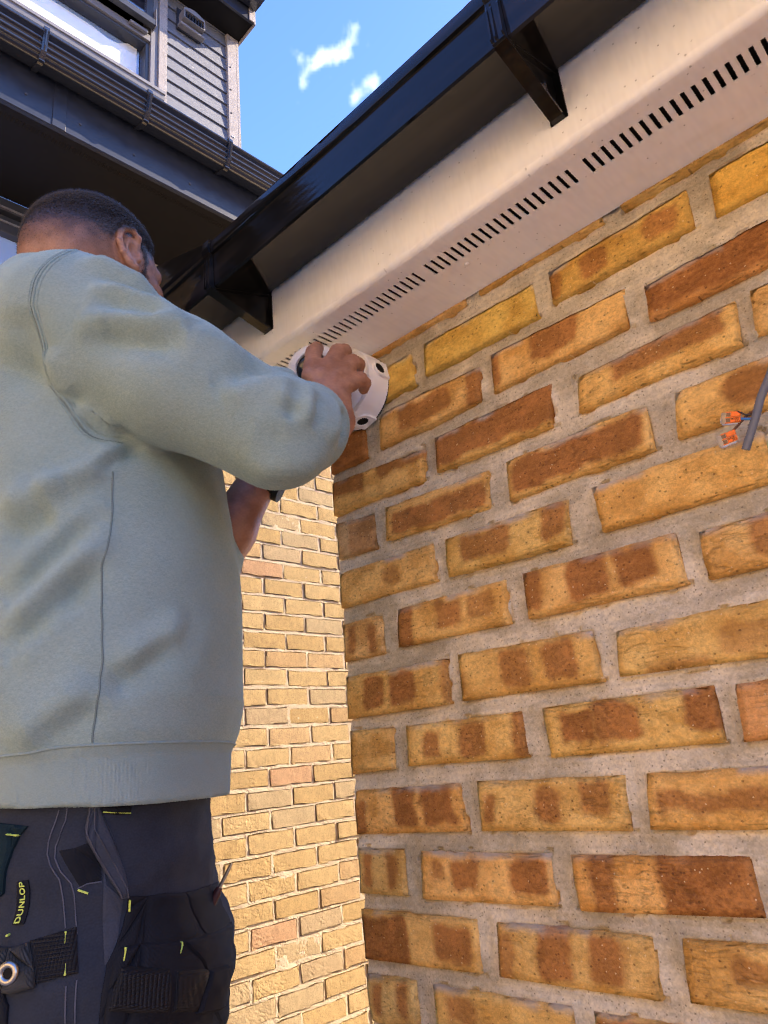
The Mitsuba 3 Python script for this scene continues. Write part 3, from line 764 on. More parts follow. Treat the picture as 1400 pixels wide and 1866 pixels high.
# the top-hung sash stands open a little: bottom rail proud with a bright end
sash = far(join([cbox(-2.6, -0.3845, WD + 0.030, WD + 0.068, 4.520, 4.566, 0.002), cbox(-2.6, -0.3845, WD + 0.018, WD + 0.046, 4.5665, 4.60, 0.002), cbox(-0.430, -0.3845, WD + 0.006, WD + 0.040, 4.6005, 5.1, 0.002)]))
add(vk + "__sash", sash, "frame_dark_mat")
add(vk + "__sash__end_cap", far(cbox(-0.3842, -0.380, WD + 0.016, WD + 0.070, 4.515, 4.66, 0.001)), "frame_grey_mat")
add(vk + "__sash__handle_plate", far(cbox(-0.52, -0.41, WD + 0.0055, WD + 0.028, 4.478, 4.500, 0.003)), "frame_grey_mat")
add(vk + "__sash__pane", far(tm([[-2.6, WD + 0.024, 4.601], [-0.43, WD + 0.024, 4.601], [-0.43, WD + 0.024, 5.1], [-2.6, WD + 0.024, 5.1]], [[0, 1, 2, 3]])), "tinted_glass_mat")
# the sill
sp = [(WD - 0.02, 4.089), (WD + 0.004, 4.089), (-0.325, 4.045), (-0.325, 4.012), (-0.330, 3.955), (-0.345, 3.948), (WD - 0.02, 3.99)]
sp = [(WD - 0.02, 4.0885), (WD + 0.004, 4.0885), (-0.327, 4.046), (-0.323, 4.040), (-0.323, 4.020), (-0.330, 4.016), (-0.345, 3.940), (WD - 0.02, 3.94)]
add(vk + "__sill", extrude(sp, -2.6, -0.322, UF), "frame_grey_mat")
sp2 = [(WD - 0.01, 3.935), (-0.3460, 3.935), (-0.3315, 4.0145), (-0.3440, 4.0140), (-0.352, 3.9395), (WD - 0.01, 3.9395)]
add(vk + "__sill__drip_board", extrude(Polygon(sp2).buffer(0.0008), -2.6, -0.3235, UF), "frame_dark_mat")

# boxy extract vent on the boarding: back plate, hood with an arched top edge, flap slats
hk = H + "__vent_hood"
u0, u1, z0, z1 = -0.221, -0.052, 4.700, 4.872
add(hk, far(cbox(u0, u1, WD + 0.006, WD + 0.020, z0, z1, 0.003)), "slate_plastic_mat")
arcp = [(u0 + 0.012, 4.788)] + [(u0 + 0.012 + (u1 - u0 - 0.024) * s, 4.815 + 0.028 * math.sin(s * math.pi)) for s in np.linspace(0, 1, 14)] + [(u1 - 0.012, 4.788)]
outp = Polygon(arcp + [(u1 - 0.012, 4.735), (u0 + 0.012, 4.735)])
hood = unary_union([outp]).difference(Polygon([(u0 + 0.019, 4.738), (u1 - 0.019, 4.738), (u1 - 0.019, 4.803), (u0 + 0.019, 4.803)]))
HF = (FO, FU, FZ, FN)
add(hk + "__hood", extrude(hood, WD + 0.020, WD + 0.085, HF), "frame_grey_mat")
add(hk + "__drip_tray", far(cbox(u0, u1 + 0.004, WD + 0.0202, WD + 0.060, z0, z0 + 0.022, 0.004)), "frame_grey_mat")
for j in range(6):
    uu = u0 + 0.032 + j * 0.0205
    add(hk + "__slat", far(cbox(uu, uu + 0.004, WD + 0.030, WD + 0.078, 4.742, 4.800)), "slate_plastic_mat")
add(hk + "__throat", far(cbox(u0 + 0.020, u1 - 0.020, WD + 0.0202, WD + 0.024, 4.740, 4.802)), "void_mat")

# ------------------------------------------------------------------ tall house added behind the garage, unseen, to keep the sun off the man
B = thing("rendered_house", "tall plain house added out of view behind the garage to shade the man", "house")
# it stands askew to the garage, its flank along the sun's direction
HE = np.array([SUN[0], SUN[1], 0]) / math.hypot(SUN[0], SUN[1])
HR = np.array([HE[1], -HE[0], 0])
HO = np.array([2.30, 4.55, 0.0])
add(B + "__wall", frame_mesh(cbox(0, 9.0, 0, 7.0, ZG, 5.9), HO, HR, HE, FZ), "render_mat")
gr = [(-0.12, 5.9), (4.5, 7.6), (9.12, 5.9)]
add(B + "__roof", extrude(gr, -0.25, 7.2, (HO, HR, FZ, HE)), "tile_mat")

# unseen house added behind the camera to bounce warm sunlight
B2 = thing("garden_house", "unseen buff house added behind the viewer to bounce warm sunlight", "house")
add(B2 + "__wall", cbox(-9, 11, -13.0, -8.0, ZG, 4.6), "render_mat")
add(B2 + "__roof", extrude([(-13.3, 4.6), (-10.5, 7.4), (-7.7, 4.6)], -9.2, 11.2, XF), "tile_mat")

# ------------------------------------------------------------------ implicit modelling: smooth unions on a grid, meshed by surface nets


def surface_nets(F, o, h):
    s = F < 0
    nx, ny, nz = F.shape
    cs = np.zeros((nx - 1, ny - 1, nz - 1), np.int8)
    for a in (0, 1):
        for b in (0, 1):
            for c in (0, 1):
                cs += s[a:nx - 1 + a, b:ny - 1 + b, c:nz - 1 + c]
    act = (cs > 0) & (cs < 8)
    I = np.argwhere(act)
    acc, cnt = np.zeros((len(I), 3)), np.zeros(len(I))
    cor = [(a, b, c) for a in (0, 1) for b in (0, 1) for c in (0, 1)]
    val = {k: F[I[:, 0] + k[0], I[:, 1] + k[1], I[:, 2] + k[2]] for k in cor}
    for k in cor:
        for ax in range(3):
            if k[ax] == 0:
                k2 = tuple(1 if j == ax else k[j] for j in range(3))
                a, b = val[k], val[k2]
                x = (a < 0) != (b < 0)
                t = np.where(x, a / np.where(x, a - b, 1), 0)
                p = np.array(k, float)[None] + t[:, None] * np.eye(3)[ax]
                acc[x] += p[x]
                cnt += x
    V = o + h * (I + acc / cnt[:, None])
    num = np.full(act.shape, -1)
    num[act] = np.arange(len(I))
    faces = []
    for ax in range(3):
        a, b = (ax + 1) % 3, (ax + 2) % 3
        lo = [slice(None)] * 3; hi = [slice(None)] * 3
        lo[ax], hi[ax] = slice(0, -1), slice(1, None)
        cr = s[tuple(lo)] != s[tuple(hi)]
        E = np.argwhere(cr)
        E = E[(E[:, a] > 0) & (E[:, b] > 0) & (E[:, a] < F.shape[a] - 1) & (E[:, b] < F.shape[b] - 1)]
        ins = s[tuple(E.T)]

        def cell(da, db):
            q = E.copy(); q[:, a] += da; q[:, b] += db
            return num[tuple(q.T)]
        q = np.stack([cell(-1, -1), cell(0, -1), cell(0, 0), cell(-1, 0)], 1)
        q[~ins] = q[~ins][:, ::-1]
        faces.append(q)
    return tm(V, np.vstack(faces))


def sdf_mesh(fn, lo, hi, h, detail=None, relax=2):
    """Mesh of fn(points) = 0: coarse pass, fine pass only near the surface, vertices pulled onto it; then pushed along the normal by -detail(points)."""
    lo, hi = np.array(lo, float), np.array(hi, float)
    K = 6
    n = (np.ceil((hi - lo) / (h * K)).astype(int) + 1)
    cx = [lo[k] + h * K * (np.arange(n[k]) + 0.5) - h * 0.5 for k in range(3)]
    C = np.stack(np.meshgrid(*cx, indexing="ij"), -1)
    D = fn(C.reshape(-1, 3)).reshape(n)
    F = np.repeat(np.repeat(np.repeat(D, K, 0), K, 1), K, 2).astype(np.float32)
    act = np.argwhere(np.abs(D) < h * K * 1.9)
    off = np.stack(np.meshgrid(*[np.arange(K)] * 3, indexing="ij"), -1).reshape(-1, 3)
    step = max(1, 400000 // len(off))
    for i in range(0, len(act), step):
        idx = (act[i:i + step, None] * K + off[None]).reshape(-1, 3)
        F[tuple(idx.T)] = fn(lo + h * idx)
    m = surface_nets(F, lo, h)
    v = m.vertices.copy()

    def grad(p, e=h * 0.4):
        g = np.stack([fn(p + e * np.eye(3)[k]) - fn(p - e * np.eye(3)[k]) for k in range(3)], 1) / (2 * e)
        return g
    for _ in range(relax):
        g = grad(v)
        d = fn(v)
        st = (d / np.maximum((g * g).sum(1), 0.15))[:, None] * g
        st *= np.minimum(1, 0.5 * h / np.maximum(np.linalg.norm(st, axis=1, keepdims=True), 1e-9))
        v -= st
    m.vertices = v
    if detail is not None:
        nrm = m.vertex_normals.copy()
        for _ in range(2):                                   # broad normals, so that folds push the cloth one way
            acc = np.zeros_like(nrm)
            e = m.edges_unique
            np.add.at(acc, e[:, 0], nrm[e[:, 1]]); np.add.at(acc, e[:, 1], nrm[e[:, 0]])
            nrm = acc / np.maximum(np.linalg.norm(acc, axis=1, keepdims=True), 1e-9)
        m.vertices = v + nrm * detail(v)[:, None]
    return m


def smin(a, b, k):
    h = np.clip(0.5 + 0.5 * (b - a) / k, 0, 1)
    return b * (1 - h) + a * h - k * h * (1 - h)


def cone(p, a, b, ra, rb):
    a, b = np.asarray(a, float), np.asarray(b, float)
    ba = b - a
    t = np.clip(((p - a) @ ba) / max(ba @ ba, 1e-12), 0, 1)
    return np.linalg.norm(p - a - t[:, None] * ba, axis=1) - (ra + (rb - ra) * t)


def ellipsoid(p, c, R, r):
    q = (p - np.asarray(c)) @ np.asarray(R).T
    r = np.asarray(r, float)
    k0 = np.linalg.norm(q / r, axis=1)
    k1 = np.linalg.norm(q / r ** 2, axis=1)
    return k0 * (k0 - 1) / np.maximum(k1, 1e-9)


def chain(p, pts, rad, k):
    d = None
    for i in range(len(pts) - 1):
        c = cone(p, pts[i], pts[i + 1], rad[i], rad[i + 1])
        d = c if d is None else smin(d, c, k)
    return d


def ridge_field(p, lines):
    """Sum of cloth ridges (+) and creases (-): each a 3-D polyline with a width and a height, tapering to its ends."""
    out = np.zeros(len(p))
    for pts, w, amp in lines:
        pts = np.asarray(pts, float)
        half = w < 0                                          # an open crease: deepest at its far end
        w = abs(w)
        lo, hi = pts.min(0) - 3 * w, pts.max(0) + 3 * w
        sel = np.nonzero(((p > lo) & (p < hi)).all(1))[0]
        if not len(sel):
            continue
        q = p[sel]
        best, par = np.full(len(q), 9.0), np.zeros(len(q))
        n = len(pts) - 1
        for i in range(n):
            ba = pts[i + 1] - pts[i]
            t = np.clip(((q - pts[i]) @ ba) / (ba @ ba), 0, 1)
            d = np.linalg.norm(q - pts[i] - t[:, None] * ba, axis=1)
            u = d < best
            best[u], par[u] = d[u], ((i + t) / n)[u]
        taper = np.clip(np.sin(np.clip(par, 0.0, 1.0) * np.pi * (0.5 if half else 1.0)) * 1.35, 0, 1)
        out[sel] += amp * taper * np.exp(-(best / w) ** 2)
    return out

# ------------------------------------------------------------------ the man
P = thing("person", "man in pale sage sweatshirt and dark work trousers reaching up to the white camera", "person")
BF = np.array([0.7206, 0.6934, 0.0])                       # the way he faces
BS = np.array([0.6934, -0.7206, 0.0])                      # his right
UP = np.array([0, 0, 1.0])
BO = np.array([-0.058, -0.338, 0.0])                       # the body's axis


def bw_(f, s, z):
    """Body coordinates (forward, right, height) -> world."""
    return BO + BF * f + BS * s + UP * z


BR = np.array([BF, BS, UP])
# torso: height, forward shift, half depth, half breadth
HJ = {"W": (0.1622, -0.1401, 0.7972), "IM": (0.1441, -0.1648, 0.8704), "MM": (0.1562, -0.1514, 0.8713), "RM": (0.1652, -0.1364, 0.8688), "LM": (0.1687, -0.1223, 0.8577), "IP": (0.1335, -0.1466, 0.9213), "ID": (0.1208, -0.1287, 0.9410), "IT": (0.1062, -0.1079, 0.9445), "MP": (0.1581, -0.1209, 0.9199), "MD": (0.1503, -0.0988, 0.9341), "MT": (0.1332, -0.0804, 0.9349), "RP": (0.1696, -0.1031, 0.9042), "RD": (0.1613, -0.0828, 0.9119), "RT": (0.1448, -0.0682, 0.9097), "LP": (0.1727, -0.0941, 0.8783), "LD": (0.1664, -0.0775, 0.8795), "LT": (0.1517, -0.0653, 0.8799), "TC": (0.1484, -0.1304, 0.8355), "TM": (0.1203, -0.1191, 0.8639), "TI": (0.0968, -0.1076, 0.8855), "TT": (0.0747, -0.0956, 0.9089), "FA": (0.1724, -0.1773, 0.7528), "LE": (-0.0954, -0.2076, 0.6029), "LW": (-0.0201, -0.1307, 0.7840), "LH": (0.0238, -0.1149, 0.8358), "LI1": (0.0528, -0.0948, 0.8643), "LI2": (0.0646, -0.0695, 0.8788), "LI3": (0.0676, -0.0592, 0.8935), "LM1": (0.0554, -0.1002, 0.8502), "LM2": (0.0749, -0.0782, 0.8564), "LM3": (0.0833, -0.0686, 0.8673), "LR1": (0.0556, -0.1080, 0.8366), "LR2": (0.0785, -0.0875, 0.8371), "LR3": (0.0894, -0.0808, 0.8440), "LL1": (0.0535, -0.1180, 0.8234), "LL2": (0.0750, -0.1037, 0.8190), "LL3": (0.0836, -0.0976, 0.8229), "LT1": (0.0055, -0.1104, 0.8518), "LT2": (0.0170, -0.0980, 0.8781), "LT3": (0.0276, -0.0887, 0.8943), "BALL": (0.0924, -0.1057, 0.9188)}

FOLDS = [([147,-494,863,155,-484,860,163,-473,858,171,-462,854,179,-452,848,187,-442,843,196,-432,837,207,-424,827,218,-416,817,226,-408,807],np.float64(0.0159),0.006),([154,-488,851,164,-477,846,173,-466,841,182,-455,836,192,-445,830,203,-436,822,214,-426,814],np.float64(0.0132),-0.004),([127,-497,911,134,-486,908,140,-474,905,146,-464,899,153,-454,892,159,-443,887,164,-431,883,163,-416,882],np.float64(0.0155),0.005),([147,-483,884,155,-472,878,163,-460,873,170,-449,868,177,-437,863,184,-426,857,193,-416,849,211,-413,829,223,-408,814],np.float64(0.0121),-0.005),([139,-501,823,150,-492,819,161,-482,815,172,-473,812,182,-464,810,193,-454,807,204,-445,804,213,-435,802,221,-424,801,226,-412,801],np.float64(0.0168),0.007),([144,-493,809,156,-484,805,167,-475,801,179,-467,797,191,-458,793,203,-449,789,213,-440,787,221,-429,787,227,-418,788],np.float64(0.0166),-0.006),([221,-429,792,227,-417,795,231,-403,796,234,-389,797,238,-376,791,243,-365,785,250,-354,777],np.float64(0.0215),0.004),([237,-396,746,244,-384,746,252,-372,749,257,-358,756,258,-341,768],np.float64(-0.0148),-0.007),([240,-387,731,248,-377,734,255,-367,738,261,-356,744,265,-344,753,260,-325,771],np.float64(0.0185),0.005),([274,-316,758,284,-324,732,286,-328,712],np.float64(0.0159),0.004),([277,-308,756,287,-318,730,288,-323,711,284,-326,696],np.float64(0.0098),-0.005),([279,-296,755,291,-301,730,293,-305,709,289,-309,692],np.float64(0.0135),0.004),([283,-287,748,292,-290,726,293,-293,708,290,-296,691],np.float64(0.0086),-0.005),([251,-243,771,263,-243,751,279,-255,722,284,-263,701,281,-270,684],np.float64(0.0129),0.004),([245,-208,766,245,-201,750,241,-201,733,237,-208,715],np.float64(0.0083),-0.005),([253,-352,685,263,-342,680,270,-331,676,277,-319,676,283,-305,677,286,-289,684,285,-269,695],np.float64(0.0241),-0.003),([215,-345,664,229,-337,658,241,-328,654,251,-318,654,260,-306,655,267,-293,659,274,-281,667,274,-262,679],np.float64(0.0208),0.004),([111,-441,644,108,-449,634,104,-456,624,100,-463,614,95,-470,606,88,-477,599,81,-485,592,75,-491,584,69,-497,576,62,-502,568,55,-507,559,47,-511,551,39,-515,543],np.float64(0.0165),0.006),([110,-444,627,107,-452,617,102,-459,606,97,-467,597,92,-474,588,86,-481,580,80,-487,571,73,-493,562,67,-499,553,59,-505,545,50,-510,537,40,-515,529],np.float64(0.0126),-0.008),([114,-437,609,111,-444,598,108,-451,587,104,-458,577,100,-465,568,95,-472,560,89,-479,551,83,-485,543,77,-491,534,71,-496,526,65,-502,517,58,-506,508,51,-511,500,43,-515,491],np.float64(0.0162),0.008),([113,-445,570,109,-452,560,106,-458,550,102,-465,542,97,-471,533,91,-478,525,86,-484,518,80,-490,510,74,-495,502,67,-501,495,60,-506,488,53,-510,480,45,-514,471],np.float64(0.0124),-0.009),([97,-471,527,92,-477,518,87,-483,509,82,-488,500,76,-494,491,70,-499,483,63,-504,475,55,-509,466],np.float64(0.0148),0.004),([123,-357,526,125,-365,512,126,-373,500,128,-384,489,128,-395,481,127,-407,473,125,-417,465,123,-426,458,120,-434,450],np.float64(0.0147),0.006),([126,-372,484,128,-383,475,128,-394,466,127,-404,458,125,-414,451,123,-423,443,120,-431,437,117,-440,430],np.float64(0.0145),-0.006),([111,-452,449,107,-458,441,103,-464,432,97,-469,425,89,-475,419,82,-481,413,73,-488,409,63,-494,405,53,-501,401,40,-506,397],np.float64(0.0182),0.006),([113,-444,424,107,-451,417,101,-458,410,95,-465,405,87,-471,400,79,-479,398,70,-486,396],np.float64(0.0145),-0.004),([109,-316,531,111,-319,516,112,-322,501,114,-325,487,118,-335,473,121,-344,460,124,-355,449,126,-366,438,126,-376,429],np.float64(0.0255),0.003),([114,-417,702,112,-431,696,108,-443,686,104,-453,676,98,-463,668,91,-473,661,83,-482,656,73,-492,652,63,-501,649],np.float64(0.0143),0.006),([122,-407,711,115,-416,700,112,-430,689,109,-443,678,105,-453,665],np.float64(0.0078),-0.004),([118,-413,712,112,-427,714,107,-441,717,101,-454,721,95,-465,731,88,-474,743],np.float64(0.0087),-0.003),([119,-430,724,109,-440,731,103,-451,737,97,-462,745,90,-472,753],np.float64(0.0134),0.003),([101,-513,805,98,-507,795,93,-499,785,89,-490,776,87,-482,767,89,-475,755],np.float64(0.0204),0.003),([92,-541,852,87,-538,839,79,-534,827,74,-528,815,66,-521,805,58,-512,796,58,-506,783,63,-501,766],np.float64(0.0279),-0.003),([25,-522,643,42,-514,642,56,-506,643,68,-497,645,78,-487,649,88,-477,652],np.float64(0.0197),0.004),([27,-520,607,42,-513,607,55,-506,609,65,-499,612,74,-491,616,83,-483,620],np.float64(0.0156),-0.004)]
SEAM_ARM = [-41,-426,1070,110,-499,934,115,-509,921,116,-518,909,115,-524,898,113,-529,887,110,-532,876,108,-533,866,105,-533,856,102,-532,846,100,-530,836,98,-527,827,95,-523,818,93,-519,810,91,-514,802,88,-509,795,84,-503,788,80,-497,782,78,-491,774,79,-486,765,83,-481,755,86,-477,746,90,-472,736,94,-467,728,98,-460,720,102,-453,715,106,-445,713,109,-435,713,112,-426,713]
SEAM_SIDE = [111,-438,670,112,-438,657,112,-438,644,113,-438,631,113,-438,618,113,-439,606,113,-441,594,112,-444,582,112,-446,570,112,-447,558,112,-447,547,113,-446,535,114,-446,523,114,-446,512,115,-445,501,115,-445,490,116,-445,479,116,-444,468,116,-444,457,115,-445,447,114,-445,436,113,-446,426,110,-446,416,107,-446,406,105,-446,396,101,-444,386]

TORSO = np.array([
    (0.290, 0.000, 0.126, 0.178), (0.372, 0.000, 0.131, 0.186), (0.395, 0.001, 0.141, 0.196), (0.43, 0.001, 0.150, 0.204), (0.47, 0.001, 0.149, 0.206), (0.54, 0.000, 0.150, 0.204), (0.60, -0.003, 0.152, 0.202),
    (0.68, -0.010, 0.150, 0.202), (0.76, -0.022, 0.149, 0.202), (0.84, -0.036, 0.146, 0.198), (0.92, -0.056, 0.136, 0.182), (0.98, -0.072, 0.122, 0.160), (1.022, -0.084, 0.104, 0.126), (1.050, -0.090, 0.086, 0.104), (1.078, -0.090, 0.066, 0.080)])


def torso_sdf(p, grow=0.0):
    q = (p - BO) @ BR.T
    z = q[:, 2]
    T_ = TORSO
    cx, a, b = (np.interp(z, T_[:, 0], T_[:, k]) for k in (1, 2, 3))
    a, b = a + grow, b + grow
    u, v = (q[:, 0] - cx) / a, q[:, 1] / b
    k0 = np.power(np.power(np.abs(u), 2.25) + np.power(np.abs(v), 2.25), 1 / 2.25)
    d = (k0 - 1) * np.minimum(a, b) * 0.95
    return np.maximum(d, np.maximum(T_[0, 0] - z, z - T_[-1, 0]))


SHR, SHL = bw_(-0.028, 0.150, 0.898), bw_(-0.040, -0.160, 0.910)
ELR, WRR = bw_(0.231, 0.166, 0.713), bw_(0.311, -0.004, 0.828)
J_ = {k: np.array(v) for k, v in HJ.items()}
ELL, WRL = J_['LE'], J_['LW']


def shirt_base(p):
    d = torso_sdf(p)
    d = smin(d, cone(p, bw_(-0.085, 0.03, 0.980), SHR, 0.060, 0.083), 0.035)
    d = smin(d, cone(p, bw_(-0.085, -0.03, 0.980), SHL, 0.066, 0.086), 0.035)
    up = cone(p, bw_(-0.006, 0.165, 0.874), bw_(0.12, 0.184, 0.779), 0.092, 0.073)
    up = smin(up, cone(p, bw_(0.12, 0.184, 0.779), ELR, 0.073, 0.064), 0.02)
    fo = cone(p, ELR + BF * 0.004, bw_(0.258, 0.085, 0.756), 0.062, 0.055)
    fo = smin(fo, cone(p, bw_(0.258, 0.085, 0.756), bw_(0.270, 0.054, 0.772), 0.055, 0.043), 0.02)
    d = smin(d, smin(up, fo, 0.022), 0.009)
    # the sleeve bunched at the bend of the elbow: the upper arm's cloth laps over, the forearm's rides up
    lap = cone(p, bw_(0.085, 0.130, 0.880), bw_(0.145, 0.128, 0.851), 0.034, 0.029)
    lap = smin(lap, cone(p, bw_(0.145, 0.128, 0.851), bw_(0.190, 0.120, 0.822), 0.029, 0.024), 0.01)
    d = smin(d, lap, 0.010)
    bun = cone(p, bw_(0.226, 0.112, 0.806), bw_(0.233, 0.082, 0.826), 0.024, 0.021)
    d = smin(d, bun, 0.008)
    ul = smin(cone(p, bw_(-0.03, -0.185, 0.88), ELL, 0.085, 0.052), cone(p, ELL, ELL * 0.70 + WRL * 0.30, 0.050, 0.043), 0.02)
    d = smin(d, ul, 0.02)
    return np.maximum(d, 0.330 - 0.060 * ((p - BO) @ BF) - p[:, 2])


SLO, SHI = (-0.42, -0.70, 0.29), (0.33, 0.10, 1.12)


# trousers
def trouser_base(p):
    q = (p - BO) @ BR.T
    z = q[:, 2]
    a = np.interp(z, [0.05, 0.15, 0.25, 0.30, 0.36], [0.112, 0.118, 0.114, 0.106, 0.104])
    b = np.interp(z, [0.05, 0.15, 0.25, 0.36], [0.150, 0.176, 0.180, 0.172])
    u, v = (q[:, 0] + 0.004) / a, q[:, 1] / b
    k0 = np.power(np.abs(u) ** 2.3 + np.abs(v) ** 2.3, 1 / 2.3)
    hip = np.maximum((k0 - 1) * np.minimum(a, b), np.maximum(0.02 - z, z - 0.372))
    d = hip
    for sg in (1, -1):
        leg = cone(p, bw_(0.0, sg * 0.090, 0.14), bw_(0.012, sg * 0.095, -0.20), 0.112, 0.090)
        leg = smin(leg, cone(p, bw_(0.012, sg * 0.095, -0.20), bw_(-0.02, sg * 0.10, -0.585), 0.090, 0.070), 0.02)
        d = smin(d, leg, 0.03)
    return d


# ------------------------------------------------------------------ skin: head, neck, arms and hands as one continuous body
HY = math.radians(59)
HF = BF * math.cos(HY) - BS * math.sin(HY)
HS = BS * math.cos(HY) + BF * math.sin(HY)
HR_ = np.array([HF, HS, UP])
HC = bw_(-0.048, 0.022, 1.089)


def hd(f, s, z):
    return HC + HF * f + HS * s + UP * z


def ear_sdf(p, sg):
    """Outer ear: a tilted bowl with a rolled rim, inner ridge, canal hollow and lobe."""
    o = hd(0.006, sg * 0.0745, -0.018)
    out = (HS * sg * 0.86 - HF * 0.46) ; out /= np.linalg.norm(out)
    upv = UP * 0.97 - HF * 0.22
    upv -= out * (upv @ out); upv /= np.linalg.norm(upv)
    fw = np.cross(upv, out) * (1 if np.cross(upv, out) @ HF > 0 else -1)
    q = np.stack([(p - o) @ fw, (p - o) @ upv, (p - o) @ out], 1)

    def T3(*pts):
        return [np.array(t) for t in pts]
    rim = T3((0.010, 0.010, 0.002), (0.012, 0.022, 0.009), (0.004, 0.031, 0.014), (-0.008, 0.031, 0.017), (-0.017, 0.022, 0.019), (-0.020, 0.008, 0.019), (-0.017, -0.008, 0.016), (-0.010, -0.020, 0.012), (-0.003, -0.027, 0.009))
    d = chain(q, rim, [0.0035, 0.0038, 0.004, 0.0043, 0.0043, 0.0042, 0.0042, 0.005, 0.0066], 0.004)
    bowl = ellipsoid(q, (-0.005, 0.002, 0.004), np.eye(3), (0.015, 0.027, 0.008))
    d = smin(d, bowl, 0.006)
    d = smin(d, cone(q, np.array((-0.003, 0.017, 0.010)), np.array((-0.009, -0.010, 0.012)), 0.0035, 0.004), 0.004)
    d = smin(d, cone(q, np.array((0.008, -0.004, 0.004)), np.array((0.007, -0.011, 0.004)), 0.0045, 0.0045), 0.004)
    hollow = ellipsoid(q, (0.001, -0.001, 0.013), np.eye(3), (0.0085, 0.0125, 0.0085))
    d = -smin(-d, hollow, 0.003)
    return d


def head_sdf(p):
    d = ellipsoid(p, hd(0.000, 0, 0.008), HR_, (0.095, 0.075, 0.090))
    d = smin(d, ellipsoid(p, hd(-0.055, 0, -0.022), HR_, (0.050, 0.058, 0.060)), 0.04)       # back of the skull
    d = smin(d, ellipsoid(p, hd(0.040, 0, -0.045), HR_, (0.052, 0.060, 0.075)), 0.03)       # face
    d = smin(d, ellipsoid(p, hd(0.058, 0, -0.092), HR_, (0.036, 0.042, 0.030)), 0.03)       # chin
    d = smin(d, cone(p, hd(0.005, 0.056, -0.070), hd(0.060, 0.036, -0.098), 0.016, 0.018), 0.025)
    d = smin(d, cone(p, hd(0.005, -0.056, -0.070), hd(0.060, -0.036, -0.098), 0.016, 0.018), 0.025)
    d = smin(d, cone(p, hd(0.080, 0.040, 0.002), hd(0.090, 0.0, 0.006), 0.010, 0.010), 0.014)    # brows
    d = smin(d, cone(p, hd(0.080, -0.040, 0.002), hd(0.090, 0.0, 0.006), 0.010, 0.010), 0.014)
    d = smin(d, ellipsoid(p, hd(0.066, 0.044, -0.040), HR_, (0.022, 0.020, 0.018)), 0.016)   # cheekbones
    d = smin(d, ellipsoid(p, hd(0.066, -0.044, -0.040), HR_, (0.022, 0.020, 0.018)), 0.016)
    for sg in (1, -1):
        d = -smin(-d, ellipsoid(p, hd(0.094, sg * 0.031, -0.018), HR_, (0.014, 0.014, 0.009)), 0.008)   # eye sockets
        d = smin(d, ellipsoid(p, hd(0.078, sg * 0.031, -0.018), HR_, (0.012, 0.012, 0.012)), 0.003)      # eyeballs
    d = smin(d, cone(p, hd(0.090, 0, -0.010), hd(0.112, 0, -0.042), 0.007, 0.010), 0.010)     # nose
    d = smin(d, cone(p, hd(0.098, -0.011, -0.046), hd(0.098, 0.011, -0.046), 0.007, 0.007), 0.006)
    d = smin(d, cone(p, hd(0.087, -0.018, -0.068), hd(0.087, 0.018, -0.068), 0.006, 0.006), 0.006)   # lips
    d = smin(d, cone(p, hd(0.085, -0.016, -0.077), hd(0.085, 0.016, -0.077), 0.006, 0.006), 0.006)
    d = smin(d, cone(p, hd(-0.026, 0, -0.045), bw_(-0.088, 0, 0.985), 0.058, 0.064), 0.03)    # neck
    d = smin(d, ear_sdf(p, 1), 0.005)
    d = smin(d, ear_sdf(p, -1), 0.005)
    return d


def hand_sdf(p, W, MC, fingers, thumb, back, k=0.006):
    """Palm from wrist to knuckles, five separate fingers with their joints, and the thumb off the side of the palm."""
    d = None
    for (m, r) in MC:
        c = cone(p, W * 0.80 + m * 0.20, m, 0.0150, r)
        d = c if d is None else smin(d, c, 0.012)
    d = smin(d, cone(p, W, W * 0.6 + MC[1][0] * 0.4, 0.0235, 0.021), 0.018)
    for pts, rad in fingers:
        d = smin(d, chain(p, pts, rad, 0.003), k)
    for (a, _), (b, _) in zip(fingers[:-1], fingers[1:]):    # the webs between them
        d = smin(d, cone(p, a[0] * 0.62 + a[1] * 0.38, b[0] * 0.62 + b[1] * 0.38, 0.0100, 0.0100), 0.008)
    for (m, r) in MC:                                        # knuckles
        d = smin(d, ellipsoid(p, m + back * 0.0035, np.eye(3), (0.0088, 0.0088, 0.0088)), 0.006)
    d = smin(d, chain(p, thumb, [0.0165, 0.0130, 0.0108, 0.0088], 0.004), 0.010)
    return d


TOCAM = np.array([0.50, -0.75, 0.25]) / np.linalg.norm([0.50, -0.75, 0.25])


def right_sdf(p):
    j = J_
    d = hand_sdf(p, j['W'], [(j['IM'], 0.0118), (j['MM'], 0.0120), (j['RM'], 0.0112), (j['LM'], 0.0102)],
                 [([j['IM'], j['IP'], j['ID'], j['IT']], [0.0128, 0.0120, 0.0106, 0.0092]), ([j['MM'], j['MP'], j['MD'], j['MT']], [0.0132, 0.0124, 0.0108, 0.0094]),
                  ([j['RM'], j['RP'], j['RD'], j['RT']], [0.0125, 0.0116, 0.0102, 0.0090]), ([j['LM'], j['LP'], j['LD'], j['LT']], [0.0114, 0.0104, 0.0092, 0.0080])],
                 [j['TC'], j['TM'], j['TI'], j['TT']], TOCAM)
    arm = cone(p, j['W'], j['FA'], 0.0235, 0.026)
    arm = smin(arm, cone(p, j['FA'], ELR, 0.026, 0.034), 0.01)
    return smin(d, arm, 0.012)


